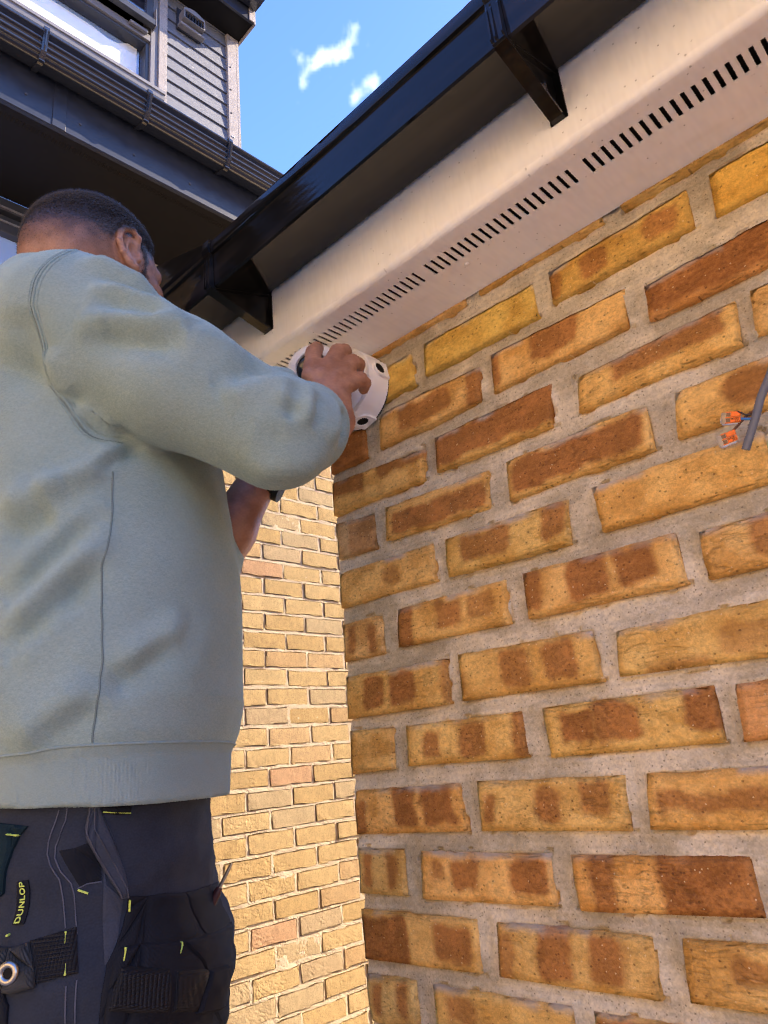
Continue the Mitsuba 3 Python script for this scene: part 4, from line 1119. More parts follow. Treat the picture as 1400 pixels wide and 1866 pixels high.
def left_sdf(p):
    j = J_
    W = j['LW'] * 0.15 + j['LH'] * 0.85
    d = hand_sdf(p, j['LW'] * 0.4 + j['LH'] * 0.6, [(j['LI1'], 0.0115), (j['LM1'], 0.0118), (j['LR1'], 0.0112), (j['LL1'], 0.0102)],
                 [([j['LI1'], j['LI2'], j['LI3']], [0.0108, 0.0098, 0.0080]), ([j['LM1'], j['LM2'], j['LM3']], [0.0110, 0.0100, 0.0082]),
                  ([j['LR1'], j['LR2'], j['LR3']], [0.0105, 0.0095, 0.0078]), ([j['LL1'], j['LL2'], j['LL3']], [0.0095, 0.0085, 0.0070])],
                 [W, j['LT1'], j['LT2'], j['LT3']], TOCAM)
    arm = cone(p, j['LE'], j['LE'] * 0.5 + j['LW'] * 0.5, 0.040, 0.0375)
    arm = smin(arm, cone(p, j['LE'] * 0.5 + j['LW'] * 0.5, j['LW'], 0.0375, 0.0290), 0.02)
    return smin(d, arm, 0.02)

# ------------------------------------------------------------------ meshes of the man
TP = {"holster_top": (643, 243, 852, 239, 1066, 238, 1396, 232, 1778, 229, 2127, 226,), "holster_left": (643, 243, 636, 233, 590, 219, 520, 205, 461, 194, 432, 173, 422, 152,), "lower_top": (573, 205, 706, 203, 873, 201, 1099, 195, 1417, 191, 1891, 183,), "strap1": (534, 192, 908, 179, 869, 143, 463, 160,), "strap2": (918, 177, 1447, 160, 1231, 128, 881, 142,), "strap3": (1445, 159, 2049, 145, 2161, 98, 1197, 128,), "flap": (304, 330, 293, 320, 278, 309, 292, 299, 366, 283, 459, 265, 586, 242, 646, 242, 618, 262, 551, 283, 483, 303, 415, 319, 370, 329,), "flapstitch1": (351, 327, 353, 307, 433, 290, 530, 271, 618, 250, 635, 242,), "flapstitch2": (314, 328, 295, 304, 364, 287, 458, 269, 553, 250, 581, 243,), "panel": (437, 274, 461, 256, 597, 241, 584, 229, 538, 209, 482, 193, 448, 194, 435, 242,), "pocketdark": (86, 291, 209, 292, 303, 295, 366, 282, 418, 273, 421, 261, 336, 260, 263, 258, 182, 273,), "loop": (409, 328, 536, 325, 678, 323, 668, 316, 537, 317, 411, 321,), "loopline": (416, 321, 668, 317,), "seamA": (129, 331, 117, 317, 78, 302, 54, 295, 61, 285, 117, 273, 197, 262, 225, 253, 242, 235, 261, 220,), "seamB": (61, 327, 30, 314, -9, 299, -6, 289, 36, 279, 112, 266, 144, 252, 166, 236, 179, 226,), "seamC": (227, 184, 229, 170, 233, 156,), "seamD": (285, 187, 283, 169, 286, 155,), "bpocket": (-520, 321, -317, 318, -187, 315, -252, 307, -299, 296, -335, 278, -343, 259, -376, 256,), "patch": (-221, 268, -128, 269, -108, 260, -104, 249, -122, 233, -212, 233, -206, 244,), "textline": (-179, 235, -172, 242, -166, 250, -167, 258, -181, 266,), "textup": (-148, 235, -143, 264,), "webbing": (-47, 220, 142, 224, 257, 226, 291, 192, 169, 191, 49, 189,), "tabm": (-297, 217, -178, 216, -49, 219, 31, 200, 55, 187, -72, 184, -142, 185, -221, 199,), "rivet": (-97, 200,), "lowpocket": (-212, 188, -140, 184, -98, 175, -90, 161, -159, 161,), "opening": (245, 257, 317, 260, 421, 260,), "bt1": (-354, 310, -248, 308,), "bt2": (250, 256, 325, 252,), "bt3": (187, 224, 194, 213,), "bt4": (213, 203, 216, 192,), "bt5": (651, 240, 645, 230,), "bt6": (586, 204, 560, 194,), "bt7": (1091, 194, 1026, 184,), "bt8": (-232, 225, -216, 226,), }
SCREW = [(0.022, -0.247, 0.222), (0.0345, -0.238, 0.247)]

scene["shirt_mat"] = two(bump(lambda p, n, uv: 0.0006 * noise(p.x * 900, p.y * 900, p.z * 900) + 0.00025 * noise(p.x * 330, p.y * 330, p.z * 420),
                              principled(lambda p, n, uv: mix((0.222, 0.296, 0.268), (0.268, 0.344, 0.314), fbm(p.x * 22, p.y * 22, p.z * 22, 3)) * (0.80 + 0.18 * noise(p.x * 420, p.y * 420, p.z * 560) + 0.22 * noise(p.x * 900, p.y * 900, p.z * 1000)), 0.92, specular=0.12, sheen=0.35, sheen_tint=0.4)))
scene["rib_mat"] = two(bump(lambda p, n, uv: 0.0002 * dr.sin(dr.atan2(p.y - float(BO[1]), p.x - float(BO[0])) * 300) + 0.0008 * noise(p.x * 600, p.y * 600, p.z * 200),
                            principled(lambda p, n, uv: mix((0.222, 0.288, 0.262), (0.264, 0.332, 0.304), fbm(p.x * 20, p.y * 20, p.z * 30, 3)) * (0.90 + 0.18 * noise(p.x * 900, p.y * 900, p.z * 900)), 0.92, specular=0.12, sheen=0.3)))
scene["seam_mat"] = two(principled((0.155, 0.20, 0.19), 0.95, specular=0.1))


def skin_color(p, n, uv):
    a = fbm(p.x * 45, p.y * 45, p.z * 45, 4)
    g = noise(p.x * 420, p.y * 420, p.z * 420)
    c = mix((0.285, 0.136, 0.084), (0.38, 0.195, 0.128), smoothstep(0.3, 0.7, a)) * (0.90 + 0.18 * g)
    # cropped hair and beard stubble showing in the skin of the head
    x, y, z = p.x - float(HC[0]), p.y - float(HC[1]), p.z - float(HC[2])
    f, s, zz = x * float(HF[0]) + y * float(HF[1]), dr.abs(x * float(HS[0]) + y * float(HS[1])), z
    wob = (fbm(p.x * 70, p.y * 70, p.z * 70, 2) - 0.5) * 0.020
    top = dr.select(f > 0.0, smoothstep(-0.012, 0.022, zz + wob), smoothstep(-0.080, 0.034, zz + wob))
    top = top * (1 - smoothstep(0.055, 0.078, f + wob - 0.15 * dr.clip(zz - 0.04, -0.05, 0.05)))
    burn = smoothstep(0.012, 0.020, f) * (1 - smoothstep(0.036, 0.048, f + wob)) * smoothstep(-0.080, -0.060, zz) * (1 - smoothstep(0.03, 0.04, zz)) * smoothstep(0.040, 0.050, s) * 0.8
    beard = smoothstep(0.014, 0.032, f + wob) * smoothstep(-0.125, -0.110, zz) * (1 - smoothstep(-0.055, -0.036, zz + wob + 0.25 * (f - 0.05))) * 0.75
    er = dr.sqrt(dr.square(f - 0.004) + dr.square(s - 0.082) + dr.square(zz + 0.018))
    h = dr.maximum(dr.maximum(top, burn), beard) * smoothstep(0.027, 0.036, er)
    h = dr.select((dr.square(x) + dr.square(y) < 0.0225) & (zz > -0.13), h, 0.0)
    strand = noise(p.x * 900, p.y * 900, p.z * 420)
    h = dr.clip(h * 1.15 - 0.30 * strand * (1 - h), 0, 0.96)
    return mix(c, (0.022, 0.018, 0.018), h)


def skin_bump(p, n, uv):
    w = noise(p.x * 90, p.y * 90, p.z * 90)
    v, v2, _ = voronoi(p.x * 300 + p.y * 220 + w * 2, p.z * 330 + p.y * 160)
    return 0.0005 * dr.minimum(v2 - v, 0.35) + 0.0006 * fbm(p.x * 160, p.y * 160, p.z * 160, 3)


scene["skin_mat"] = two(bump(skin_bump, principled(skin_color, 0.48, specular=0.42)))
scene["hair_mat"] = two(principled(lambda p, n, uv: mix((0.014, 0.012, 0.013), (0.034, 0.028, 0.028), noise(p.x * 260, p.y * 260, p.z * 260)), 0.5, specular=0.45))


def twill(p, n, uv):
    return 0.0005 * dr.sin((p.x + p.y * 0.7 + p.z) * 2600) + 0.0020 * fbm(p.x * 26, p.y * 26, p.z * 60, 3)


def cloth(c0, c1, f=30):
    return lambda p, n, uv: mix(c0, c1, fbm(p.x * f, p.y * f, p.z * f, 3)) * (0.86 + 0.28 * noise(p.x * 800, p.y * 800, p.z * 800))


scene["navy_mat"] = two(bump(twill, principled(cloth((0.025, 0.029, 0.040), (0.038, 0.043, 0.055)), 0.85, specular=0.2, sheen=0.3)))
scene["navy_light_mat"] = two(bump(twill, principled(cloth((0.047, 0.051, 0.064), (0.066, 0.071, 0.085)), 0.85, specular=0.2, sheen=0.3)))
scene["black_cloth_mat"] = two(bump(twill, principled(cloth((0.008, 0.009, 0.012), (0.015, 0.016, 0.020)), 0.75, specular=0.2)))
scene["teal_cloth_mat"] = two(bump(twill, principled(cloth((0.006, 0.018, 0.022), (0.012, 0.028, 0.034)), 0.8, specular=0.2)))
scene["web_mat"] = two(bump(lambda p, n, uv: 0.0022 * dr.abs(dr.sin(p.z * 1050)) * dr.abs(dr.sin((p.x + p.y) * 760)), principled((0.011, 0.011, 0.012), 0.6, specular=0.35)))
scene["strap_grey_mat"] = two(bump(twill, principled(cloth((0.030, 0.030, 0.028), (0.048, 0.047, 0.042)), 0.6, specular=0.35)))
scene["stitch_mat"] = two(principled((0.50, 0.58, 0.10), 0.7))
scene["thread_mat"] = two(principled((0.070, 0.072, 0.088), 0.8))
scene["rubber_mat"] = two(principled((0.02, 0.02, 0.02), 0.6))
scene["steel_mat"] = two(principled((0.42, 0.41, 0.39), 0.28, metallic=1.0))

FL = []
for q, w, a in FOLDS:
    q = np.array(q).reshape(-1, 3) / 1000.0
    qq = (q.mean(0) - BO) @ BF
    k = 1.8 if qq > -0.01 and q[:, 2].mean() < 0.62 else 2.0 if (q.mean(0) - BO) @ BF > 0.10 and q[:, 2].mean() > 0.62 else 3.0     # tighter cloth on the sleeve
    FL.append((q, w * 1.05, a * k))



def shirt_detail(v):
    d = ridge_field(v, FL)
    return d + (meshkit.fbm(v * 9.0, 2, 61) - 0.5) * 0.006 + (meshkit.fbm(v * 34.0, 2, 62) - 0.5) * 0.0008


shirt = sdf_mesh(shirt_base, SLO, SHI, 0.0042, detail=shirt_detail)
zc = shirt.vertices[shirt.faces].mean(1)
RIBZ = 0.3835
rib = zc[:, 2] < RIBZ


def submesh(m, sel):
    f = m.faces[sel]
    u, inv = np.unique(f, return_inverse=True)
    return tm(m.vertices[u], inv.reshape(-1, 3))


sk = P + "__sweatshirt"
add(sk, submesh(shirt, ~rib), "shirt_mat", smooth=True)
add(sk + "__waistband", submesh(shirt, rib), "rib_mat", smooth=True)
from trimesh.proximity import closest_point


def on_shirt(pts, off=0.0):
    c, _, t = closest_point(shirt, np.asarray(pts, float))
    return c + shirt.face_normals[t] * off


sa = np.array(SEAM_ARM).reshape(-1, 3) / 1000.0
ss = np.array(SEAM_SIDE).reshape(-1, 3) / 1000.0


def seam(pts, r, off, side=0.0):
    p = smooth_path(pts, 110)
    if side:
        t = np.gradient(p, axis=0)
        _, _, ti = closest_point(shirt, p)
        w = np.cross(t, shirt.face_normals[ti])
        p = p + side * w / np.linalg.norm(w, axis=1, keepdims=True)
    q = on_shirt(p, off)
    for _ in range(2):
        q[1:-1] = (q[:-2] + 2 * q[1:-1] + q[2:]) / 4
    return tube(q, r, 6)


add(sk + "__armhole_seam", join([seam(sa, 0.0017, 0.0001), seam(sa, 0.0011, 0.0, 0.0058), seam(sa, 0.0010, 0.0, -0.0048)]), "shirt_mat", smooth=60)
add(sk + "__armhole_stitching", join([seam(sa, 0.0006, 0.0003, 0.0026)]), "seam_mat", smooth=60)
add(sk + "__side_seam", seam(ss, 0.0011, 0.0002), "seam_mat", smooth=60)
ph = np.linspace(-2.2, 2.4, 130)
a_, b_ = np.interp(RIBZ, TORSO[:, 0], TORSO[:, 2]), np.interp(RIBZ, TORSO[:, 0], TORSO[:, 3])
ring = np.array([BO + BF * (a_ * np.sin(t)) + BS * (b_ * np.cos(t)) + UP * (RIBZ + 0.0015 * math.sin(3 * t)) for t in ph])
add(sk + "__waistband_seam", tube(on_shirt(ring, 0.0003), 0.0015, 6), "rib_mat", smooth=60)

# the body: head with neck, both arms and hands
bodies = [sdf_mesh(head_sdf, HC - [.16, .16, .20], HC + [.16, .16, .13], 0.0028)]
ks = ('W', 'FA', 'IT', 'TT', 'RP', 'MP')
lo, hi = np.min([J_[k] for k in ks] + [ELR], axis=0) - .05, np.max([J_[k] for k in ks] + [ELR], axis=0) + .05


def right_detail(v):
    """Tendons on the back of the hand, creases across the knuckles."""
    j = J_
    L_ = [(np.array([j['W'] * 0.5 + j[m] * 0.5 + TOCAM * 0.012, j[m] * 0.85 + j['W'] * 0.15 + TOCAM * 0.012, j[m] + TOCAM * 0.012]), 0.0035, 0.0011) for m in ('IM', 'MM', 'RM', 'LM')]
    L_ += [(np.array([j[a] * 0.5 + j[b] * 0.5 + TOCAM * 0.008 + BF * 0.012, j[a] * 0.5 + j[b] * 0.5 + TOCAM * 0.008 - BF * 0.012]) * 1.0, 0.0020, -0.0010) for a, b in (('IM', 'MM'), ('MM', 'RM'))]
    for b in ('IP', 'MP', 'RP', 'LP'):
        for o in (-0.004, 0.0, 0.004):
            L_.append((np.array([j[b] - TOCAM * 0.004 + BF * 0.011 + UP * (o + 0.006), j[b] + TOCAM * 0.010 + UP * (o + 0.003), j[b] - TOCAM * 0.004 - BF * 0.011 + UP * (o + 0.006)]), 0.0013, -0.0012))
    return ridge_field(v, L_) + (meshkit.fbm(v * 120.0, 2, 71) - 0.5) * 0.0010


bodies.append(sdf_mesh(right_sdf, lo, hi, 0.0021, detail=right_detail))
ll = [v for k, v in J_.items() if k[0] == 'L' and (len(k) > 2 or k in ('LE', 'LW', 'LH'))]
bodies.append(sdf_mesh(left_sdf, np.min(ll, 0) - .05, np.max(ll, 0) + .05, 0.0035))
core = lambda p: smin(smin(torso_sdf(p, -0.03), cone(p, SHR, ELR, 0.05, 0.042), 0.03), cone(p, SHL, ELL, 0.05, 0.042), 0.03)
bodies.append(sdf_mesh(core, SLO, SHI, 0.014))
bm_ = [tm(b.vertices, b.faces) for b in bodies]
add(P + "__body", join(bm_), "skin_mat", smooth=True)
# nails on the right hand where they show
LTp = J_['LT'] - J_['LD']
nl = trimesh.creation.icosphere(2, 1.0)
nl.apply_scale([0.0042, 0.0052, 0.0018])
dzn = LTp / np.linalg.norm(LTp)
nx_ = np.cross(dzn, TOCAM); nx_ /= np.linalg.norm(nx_)
scene["nail_mat"] = two(principled((0.42, 0.26, 0.21), 0.3))
add(P + "__body__nail", frame_mesh(nl, J_['LT'] + np.cross(nx_, dzn) * 0.0 + BF * 0.0052, nx_, dzn, np.cross(nx_, dzn)), "nail_mat", smooth=True)

# hair: a close crop, dense on top, fading into the nape; sideburn and a short beard
hm = bodies[0]
hl = (hm.vertices - HC) @ HR_.T
ss_ = lambda a, b, x: np.clip((x - a) / (b - a), 0, 1) ** 2 * (3 - 2 * np.clip((x - a) / (b - a), 0, 1))


def hair_density(q):
    f, s, z = q[:, 0], np.abs(q[:, 1]), q[:, 2]
    wob = (meshkit.fbm(q * 60, 2, 81) - 0.5) * 0.012
    top = ss_(-0.055, 0.055, z + wob + 0.30 * np.clip(f, -0.05, 0.03) * 0)
    top = np.where(f > 0.0, np.maximum(ss_(0.004, 0.030, z + wob) , 0), top)
    front = 1 - ss_(0.055, 0.075, f + wob - 0.15 * np.clip(z - 0.04, -0.05, 0.05))
    burn = ss_(0.008, 0.016, f) * (1 - ss_(0.034, 0.044, f)) * ss_(-0.062, -0.045, z) * (1 - ss_(0.03, 0.04, z)) * ss_(0.045, 0.055, s) * 0.75
    beard = ss_(0.010, 0.028, f + wob) * ss_(-0.125, -0.110, z) * (1 - ss_(-0.052, -0.036, z + wob + 0.25 * (f - 0.05))) * 0.60
    ear = np.linalg.norm(q - np.array([0.0, 0.079, -0.018]) * np.where(q[:, 1:2] > 0, [1, 1, 1], [1, -1, 1]), axis=1)
    clear = ss_(0.026, 0.034, ear)
    return np.maximum(np.maximum(top * front, burn), beard) * clear * (z > -0.13)


den = hair_density(hl)
fden = den[hm.faces].mean(1)
nv = hm.vertex_normals
shellv = hm.vertices + nv * (0.0003 + 0.0016 * ss_(0.7, 1.0, den) * (0.7 + 0.6 * meshkit.fbm(hm.vertices * 260, 2, 83)))[:, None]
r_ = np.random.default_rng(11)
shell_ = submesh(tm(shellv, hm.faces), fden > 0.84 + 0.158 * r_.random(len(fden)))
ar = hm.area_faces * np.clip(fden, 0, 1) * (fden > 0.03)
NH = 26000
pick = r_.choice(len(ar), NH, p=ar / ar.sum())
bc_ = r_.dirichlet([1, 1, 1], NH)
root = (hm.vertices[hm.faces[pick]] * bc_[..., None]).sum(1)
nrm = (nv[hm.faces[pick]] * bc_[..., None]).sum(1)
nrm /= np.linalg.norm(nrm, axis=1, keepdims=True)
dd = fden[pick]
lay = -UP * 0.8 - HF * 0.35
lay = lay - nrm * (nrm @ lay)[:, None]
dirv = nrm * 0.75 + lay * 0.8 + r_.normal(0, 0.28, (NH, 3))
dirv /= np.linalg.norm(dirv, axis=1, keepdims=True)
ln = (0.0016 + 0.0052 * dd ** 1.5) * r_.uniform(0.7, 1.25, NH)
tn = np.cross(dirv, r_.normal(size=(NH, 3)))
tn /= np.linalg.norm(tn, axis=1, keepdims=True)
bn = np.cross(dirv, tn)
wd = (0.00013 + 0.00022 * dd)[:, None]
root = root + nrm * (0.0018 * ss_(0.7, 1.0, dd))[:, None]
hv = np.stack([root + tn * wd, root - tn * wd * 0.5 + bn * wd * 0.87, root - tn * wd * 0.5 - bn * wd * 0.87, root + dirv * ln[:, None]], 1).reshape(-1, 3)
i4 = (np.arange(NH) * 4)[:, None]
hf = np.concatenate([i4 + [[0, 1, 3]], i4 + [[1, 2, 3]], i4 + [[2, 0, 3]]])
add(P + "__hair", join([shell_, tm(hv, hf)]), "hair_mat", smooth=True)

# trousers with their pockets, straps and stitching
TF = []


def trouser_detail(v):
    q = (v - BO) @ BR.T
    f1 = (meshkit.fbm(np.stack([q[:, 0] * 9, q[:, 1] * 9, q[:, 2] * 22], -1), 3, 91) - 0.5) * 0.020
    return f1 + (meshkit.fbm(v * 40.0, 2, 92) - 0.5) * 0.003


tr = sdf_mesh(trouser_base, bw_(0, 0, 0) - [.42, .42, .70], bw_(0, 0, 0) + [.42, .42, .40], 0.0065, detail=trouser_detail)
tk = P + "__trousers"
add(tk, tr, "navy_mat", smooth=True)
AX = bw_(0, 0.06, 0)


def to_cloth(phi, z, off):
    """Points on the trouser leg at an angle around its axis (0 = outer side, + = forward) and a height, lifted by off."""
    d = np.sin(phi)[:, None] * BF + np.cos(phi)[:, None] * BS
    o = AX + UP * z[:, None] + d * 0.4
    loc, ri, ti = tr.ray.intersects_location(o, -d, multiple_hits=False)
    base = AX + UP * z[:, None] + d * 0.12
    base[ri] = loc
    return base + d * np.reshape(off, (-1, 1))


R0 = 0.125


def poly_tp(name):
    a = np.array(TP[name], float).reshape(-1, 2) / 1000.0
    return np.c_[a[:, 0] * R0, a[:, 1]]


def patch(pts, mat, key, off=0.0025, cell=0.005, puff=0.0, smooth=40):
    """A piece of cloth sewn on: a flat pattern (arc length, height) wrapped on the leg, with a turned edge going down into it."""
    pg = Polygon(pts)
    pg = pg if pg.is_valid else pg.buffer(0)
    v, f = trimesh.creation.triangulate_polygon(pg, engine="earcut")
    v3 = np.c_[v, np.zeros(len(v))]
    v3, f = trimesh.remesh.subdivide_to_size(v3, f, cell)
    v3, inv = np.unique(np.round(v3, 7), axis=0, return_inverse=True)
    f = inv.reshape(-1)[f]
    f = f[(f[:, 0] != f[:, 1]) & (f[:, 1] != f[:, 2]) & (f[:, 0] != f[:, 2])]
    e = np.sort(np.vstack([f[:, [0, 1]], f[:, [1, 2]], f[:, [2, 0]]]), 1)
    ue, cnt = np.unique(e, axis=0, return_counts=True)
    be = ue[cnt == 1]
    bd = np.unique(be)
    from scipy.spatial import cKDTree
    dist = cKDTree(v3[bd, :2]).query(v3[:, :2])[0]
    o = off * (0.55 + 0.45 * np.clip(dist / 0.003, 0, 1)) + puff * np.clip(dist / 0.02, 0, 1)
    top = to_cloth(v3[:, 0] / R0, v3[:, 1], o)
    low = to_cloth(v3[bd, 0] / R0, v3[bd, 1], -0.002)
    k = {b: len(v3) + i for i, b in enumerate(bd)}
    sf = [[a, b, k[b], k[a]] for a, b in be]
    m = tm(np.vstack([top, low]), np.vstack([f, tm(np.zeros((1, 3)), sf).faces]))
    return add(tk + "__" + key, m, mat, smooth=smooth)


def stripe(pts, w, mat, key, off):
    from shapely.geometry import LineString
    return patch(np.array(LineString(pts).buffer(w / 2, cap_style=2).exterior.coords)[:-1], mat, key, off=off * 1.5, cell=0.004)


hl_, hr_ = poly_tp("holster_left"), poly_tp("holster_top")
hol = np.vstack([hr_, [[0.30, 0.222], [0.30, 0.05], [0.03, 0.05]], hl_[:0:-1]])
patch(hol, "black_cloth_mat", "holster_pocket", 0.004, 0.007, 0.002)
lt = poly_tp("lower_top")
patch(np.vstack([lt, [[0.30, 0.175], [0.30, 0.055], [0.045, 0.055]], hl_[[5, 4, 3]] + [0.004, 0]]), "black_cloth_mat", "lower_pocket", 0.008, 0.007, 0.002)
patch(poly_tp("strap1"), "web_mat", "hook_strap", 0.0135, 0.005)
patch(poly_tp("strap2"), "web_mat", "hook_strap", 0.0125, 0.005)
patch(poly_tp("strap3") - [0.0, 0.0], "black_cloth_mat", "hook_strap", 0.0150, 0.005)
patch(poly_tp("panel"), "navy_light_mat", "side_panel", 0.0016, 0.005)
patch(poly_tp("flap"), "navy_light_mat", "pocket_facing", 0.0045, 0.004)
patch(poly_tp("pocketdark"), "black_cloth_mat", "pocket_mouth", 0.0012, 0.005)
patch(poly_tp("loop"), "black_cloth_mat", "belt_loop", 0.005, 0.004)
patch(poly_tp("bpocket"), "teal_cloth_mat", "back_pocket", 0.006, 0.005, 0.003)
patch(poly_tp("patch"), "black_cloth_mat", "name_patch", 0.003, 0.004)
patch(poly_tp("webbing"), "web_mat", "webbing", 0.004, 0.004)
patch(poly_tp("tabm"), "strap_grey_mat", "hammer_strap", 0.011, 0.004)
patch(poly_tp("lowpocket"), "black_cloth_mat", "rear_pocket", 0.006, 0.006)
for nm in ("seamA", "seamB", "seamC", "seamD", "flapstitch1", "flapstitch2", "opening"):
    stripe(poly_tp(nm), 0.0011, "thread_mat", "stitching", {"flapstitch1": 0.0062, "flapstitch2": 0.0062}.get(nm, 0.0014))
for nm, off in (("loopline", 0.0045), ("bt1", 0.0075), ("bt2", 0.0024), ("bt3", 0.0042), ("bt4", 0.0042), ("bt5", 0.0060), ("bt6", 0.0100), ("bt7", 0.0100), ("bt8", 0.004)):
    stripe(poly_tp(nm), 0.0016 if nm != "loopline" else 0.0012, "stitch_mat", "bar_tack", off)
# lettering on the patch, reading upwards
tx = meshkit.text_mesh("DUNLOP", 0.0062, 0.0008, bold=True)
v2, f2 = trimesh.remesh.subdivide_to_size(tx.vertices, tx.faces, 0.003)
sc_ = 0.0335 / (tx.bounds[1][0] - tx.bounds[0][0])
xx, yy, zz_ = (v2[:, 0] - tx.bounds[0][0]) * sc_, v2[:, 1] * 0.80, v2[:, 2]
yy = yy + 0.0
bow = 0.0022 * np.sin(np.clip(xx / 0.0335, 0, 1) * math.pi)
tv = to_cloth((-0.150 * R0 - yy - 0.0 + bow + 0.18 * (xx - 0.0168) * 0.0) / R0, 0.2345 + xx, 0.0031 + zz_)
add(tk + "__name_patch__lettering", tm(tv, f2), "stitch_mat")
# the eyelet in the hammer strap
rv = np.array(TP["rivet"], float) / 1000.0
c0 = to_cloth(np.array([rv[0]]), np.array([rv[1]]), [0.0125])[0]
dn = math.sin(rv[0]) * BF + math.cos(rv[0]) * BS
rt = np.cross(UP, dn)
tor = trimesh.creation.torus(0.0068, 0.0030, 28, 12)
dsk = trimesh.creation.cylinder(0.005, 0.002, sections=20)
add(tk + "__hammer_strap__eyelet", frame_mesh(tor, c0, rt, UP, dn), "steel_mat", smooth=True)
add(tk + "__hammer_strap__eyelet_hole", frame_mesh(dsk, c0, rt, UP, dn), "void_mat")
for sg in (1, -1):
    sh = lambda p: smin(cone(p, bw_(-0.06, sg * 0.10, -0.615), bw_(0.16, sg * 0.115, -0.625), 0.042, 0.036), cone(p, bw_(-0.03, sg * 0.10, -0.60), bw_(-0.02, sg * 0.10, -0.52), 0.046, 0.05), 0.03)
    add(P + "__boot", sdf_mesh(lambda p: np.maximum(sh(p), -0.66 - p[:, 2]), bw_(0, sg * 0.1, -0.67) - [.24, .24, .01], bw_(0, sg * 0.1, -0.46) + [.24, .24, .02], 0.012), "rubber_mat", smooth=True)
add("terrace", cbox(-1.63, 0.34, -1.30, -0.03, ZG - 0.05, -0.660), "paving_mat")
labels["terrace"] = {"kind": "structure", "label": "raised paved step beside the garage wall"}

# wristwatch on the left arm
wax = J_['LW'] - J_['LE']; wl = np.linalg.norm(wax); wax = wax / wl
wc = J_['LE'] + wax * wl * 0.93
wa = np.cross(wax, UP); wa /= np.linalg.norm(wa)
wb = np.cross(wax, wa)
band = []
for rr, x0 in ((0.0325, -0.010),):
    th = np.linspace(0, 2 * np.pi, 49)[:-1]
    prof = [(0.0290, -0.011), (0.0335, -0.0105), (0.0342, -0.006), (0.0342, 0.006), (0.0335, 0.0105), (0.0290, 0.011)]
    V_ = np.array([[wc + (wa * math.cos(t) + wb * math.sin(t)) * r + wax * x for r, x in prof] for t in th]).reshape(-1, 3)
    n_ = len(prof)
    F_ = [[i * n_ + j, i * n_ + j + 1, ((i + 1) % 48) * n_ + j + 1, ((i + 1) % 48) * n_ + j] for i in range(48) for j in range(n_ - 1)]
    band.append(tm(V_, F_))
W_ = thing("wristwatch", "dark wristwatch on the bare left forearm, half hidden under the raised sleeve", "watch")
scene["watch_mat"] = two(principled((0.016, 0.018, 0.011), 0.6, specular=0.25))
add(W_ + "__strap", join(band), "watch_mat", smooth=30)
od = BF * 0.85 - UP * 0.3
od = od - wax * (od @ wax); od /= np.linalg.norm(od)
cs_ = frame_mesh(trimesh.creation.cylinder(0.0165, 0.009, sections=36), wc + od * 0.0365, wax, np.cross(od, wax), od)
add(W_ + "__case", cs_, "watch_mat", smooth=30)

# screwdriver in the holster pocket
S_ = thing("screwdriver", "thin grey screwdriver shaft sticking up out of the black holster pocket", "screwdriver")
s0, s1 = np.array(SCREW[0]), np.array(SCREW[1])
add(S_ + "__shaft", tube([s0 + (s1 - s0) * t for t in (0, .5, .8, 1.0)], [0.0022, 0.0021, 0.0020, 0.0011], 10), "steel_mat", smooth=40)
scene["red_plastic_mat"] = two(principled((0.05, 0.012, 0.012), 0.5))
add(S_ + "__handle", tube([s0 - (s1 - s0) * 2.0, s0 - (s1 - s0) * 0.3, s0], [0.005, 0.005, 0.0035], 10), "red_plastic_mat", smooth=40)

# ------------------------------------------------------------------ the security camera on its round junction box
scene["cam_white_mat"] = two(bump(lambda p, n, uv: 0.0003 * noise(p.x * 300, p.y * 300, p.z * 300), principled((0.80, 0.79, 0.785), 0.35, specular=0.45)))
scene["cam_black_mat"] = two(principled((0.008, 0.008, 0.009), 0.08, specular=0.7))
K = thing("security_camera", "white security camera with a black face on a round junction box below the soffit", "camera")
cx_, cz_, rb = 0.0860, 0.9215, 0.0625
CF = (np.array([cx_, 0, cz_]), [1, 0, 0], [0, 0, 1], [0, -1, 0])


def lathe(prof, n=72):
    """(r, depth out of the wall) revolved about the camera's axis."""
    th = np.linspace(0, 2 * np.pi, n + 1)[:-1]
    V_ = np.array([[r * math.cos(t), r * math.sin(t), d] for t in th for r, d in prof])
    k_ = len(prof)
    F_ = [[i * k_ + j, ((i + 1) % n) * k_ + j, ((i + 1) % n) * k_ + j + 1, i * k_ + j + 1] for i in range(n) for j in range(k_ - 1)]
    return frame_mesh(tm(V_, F_), *CF)


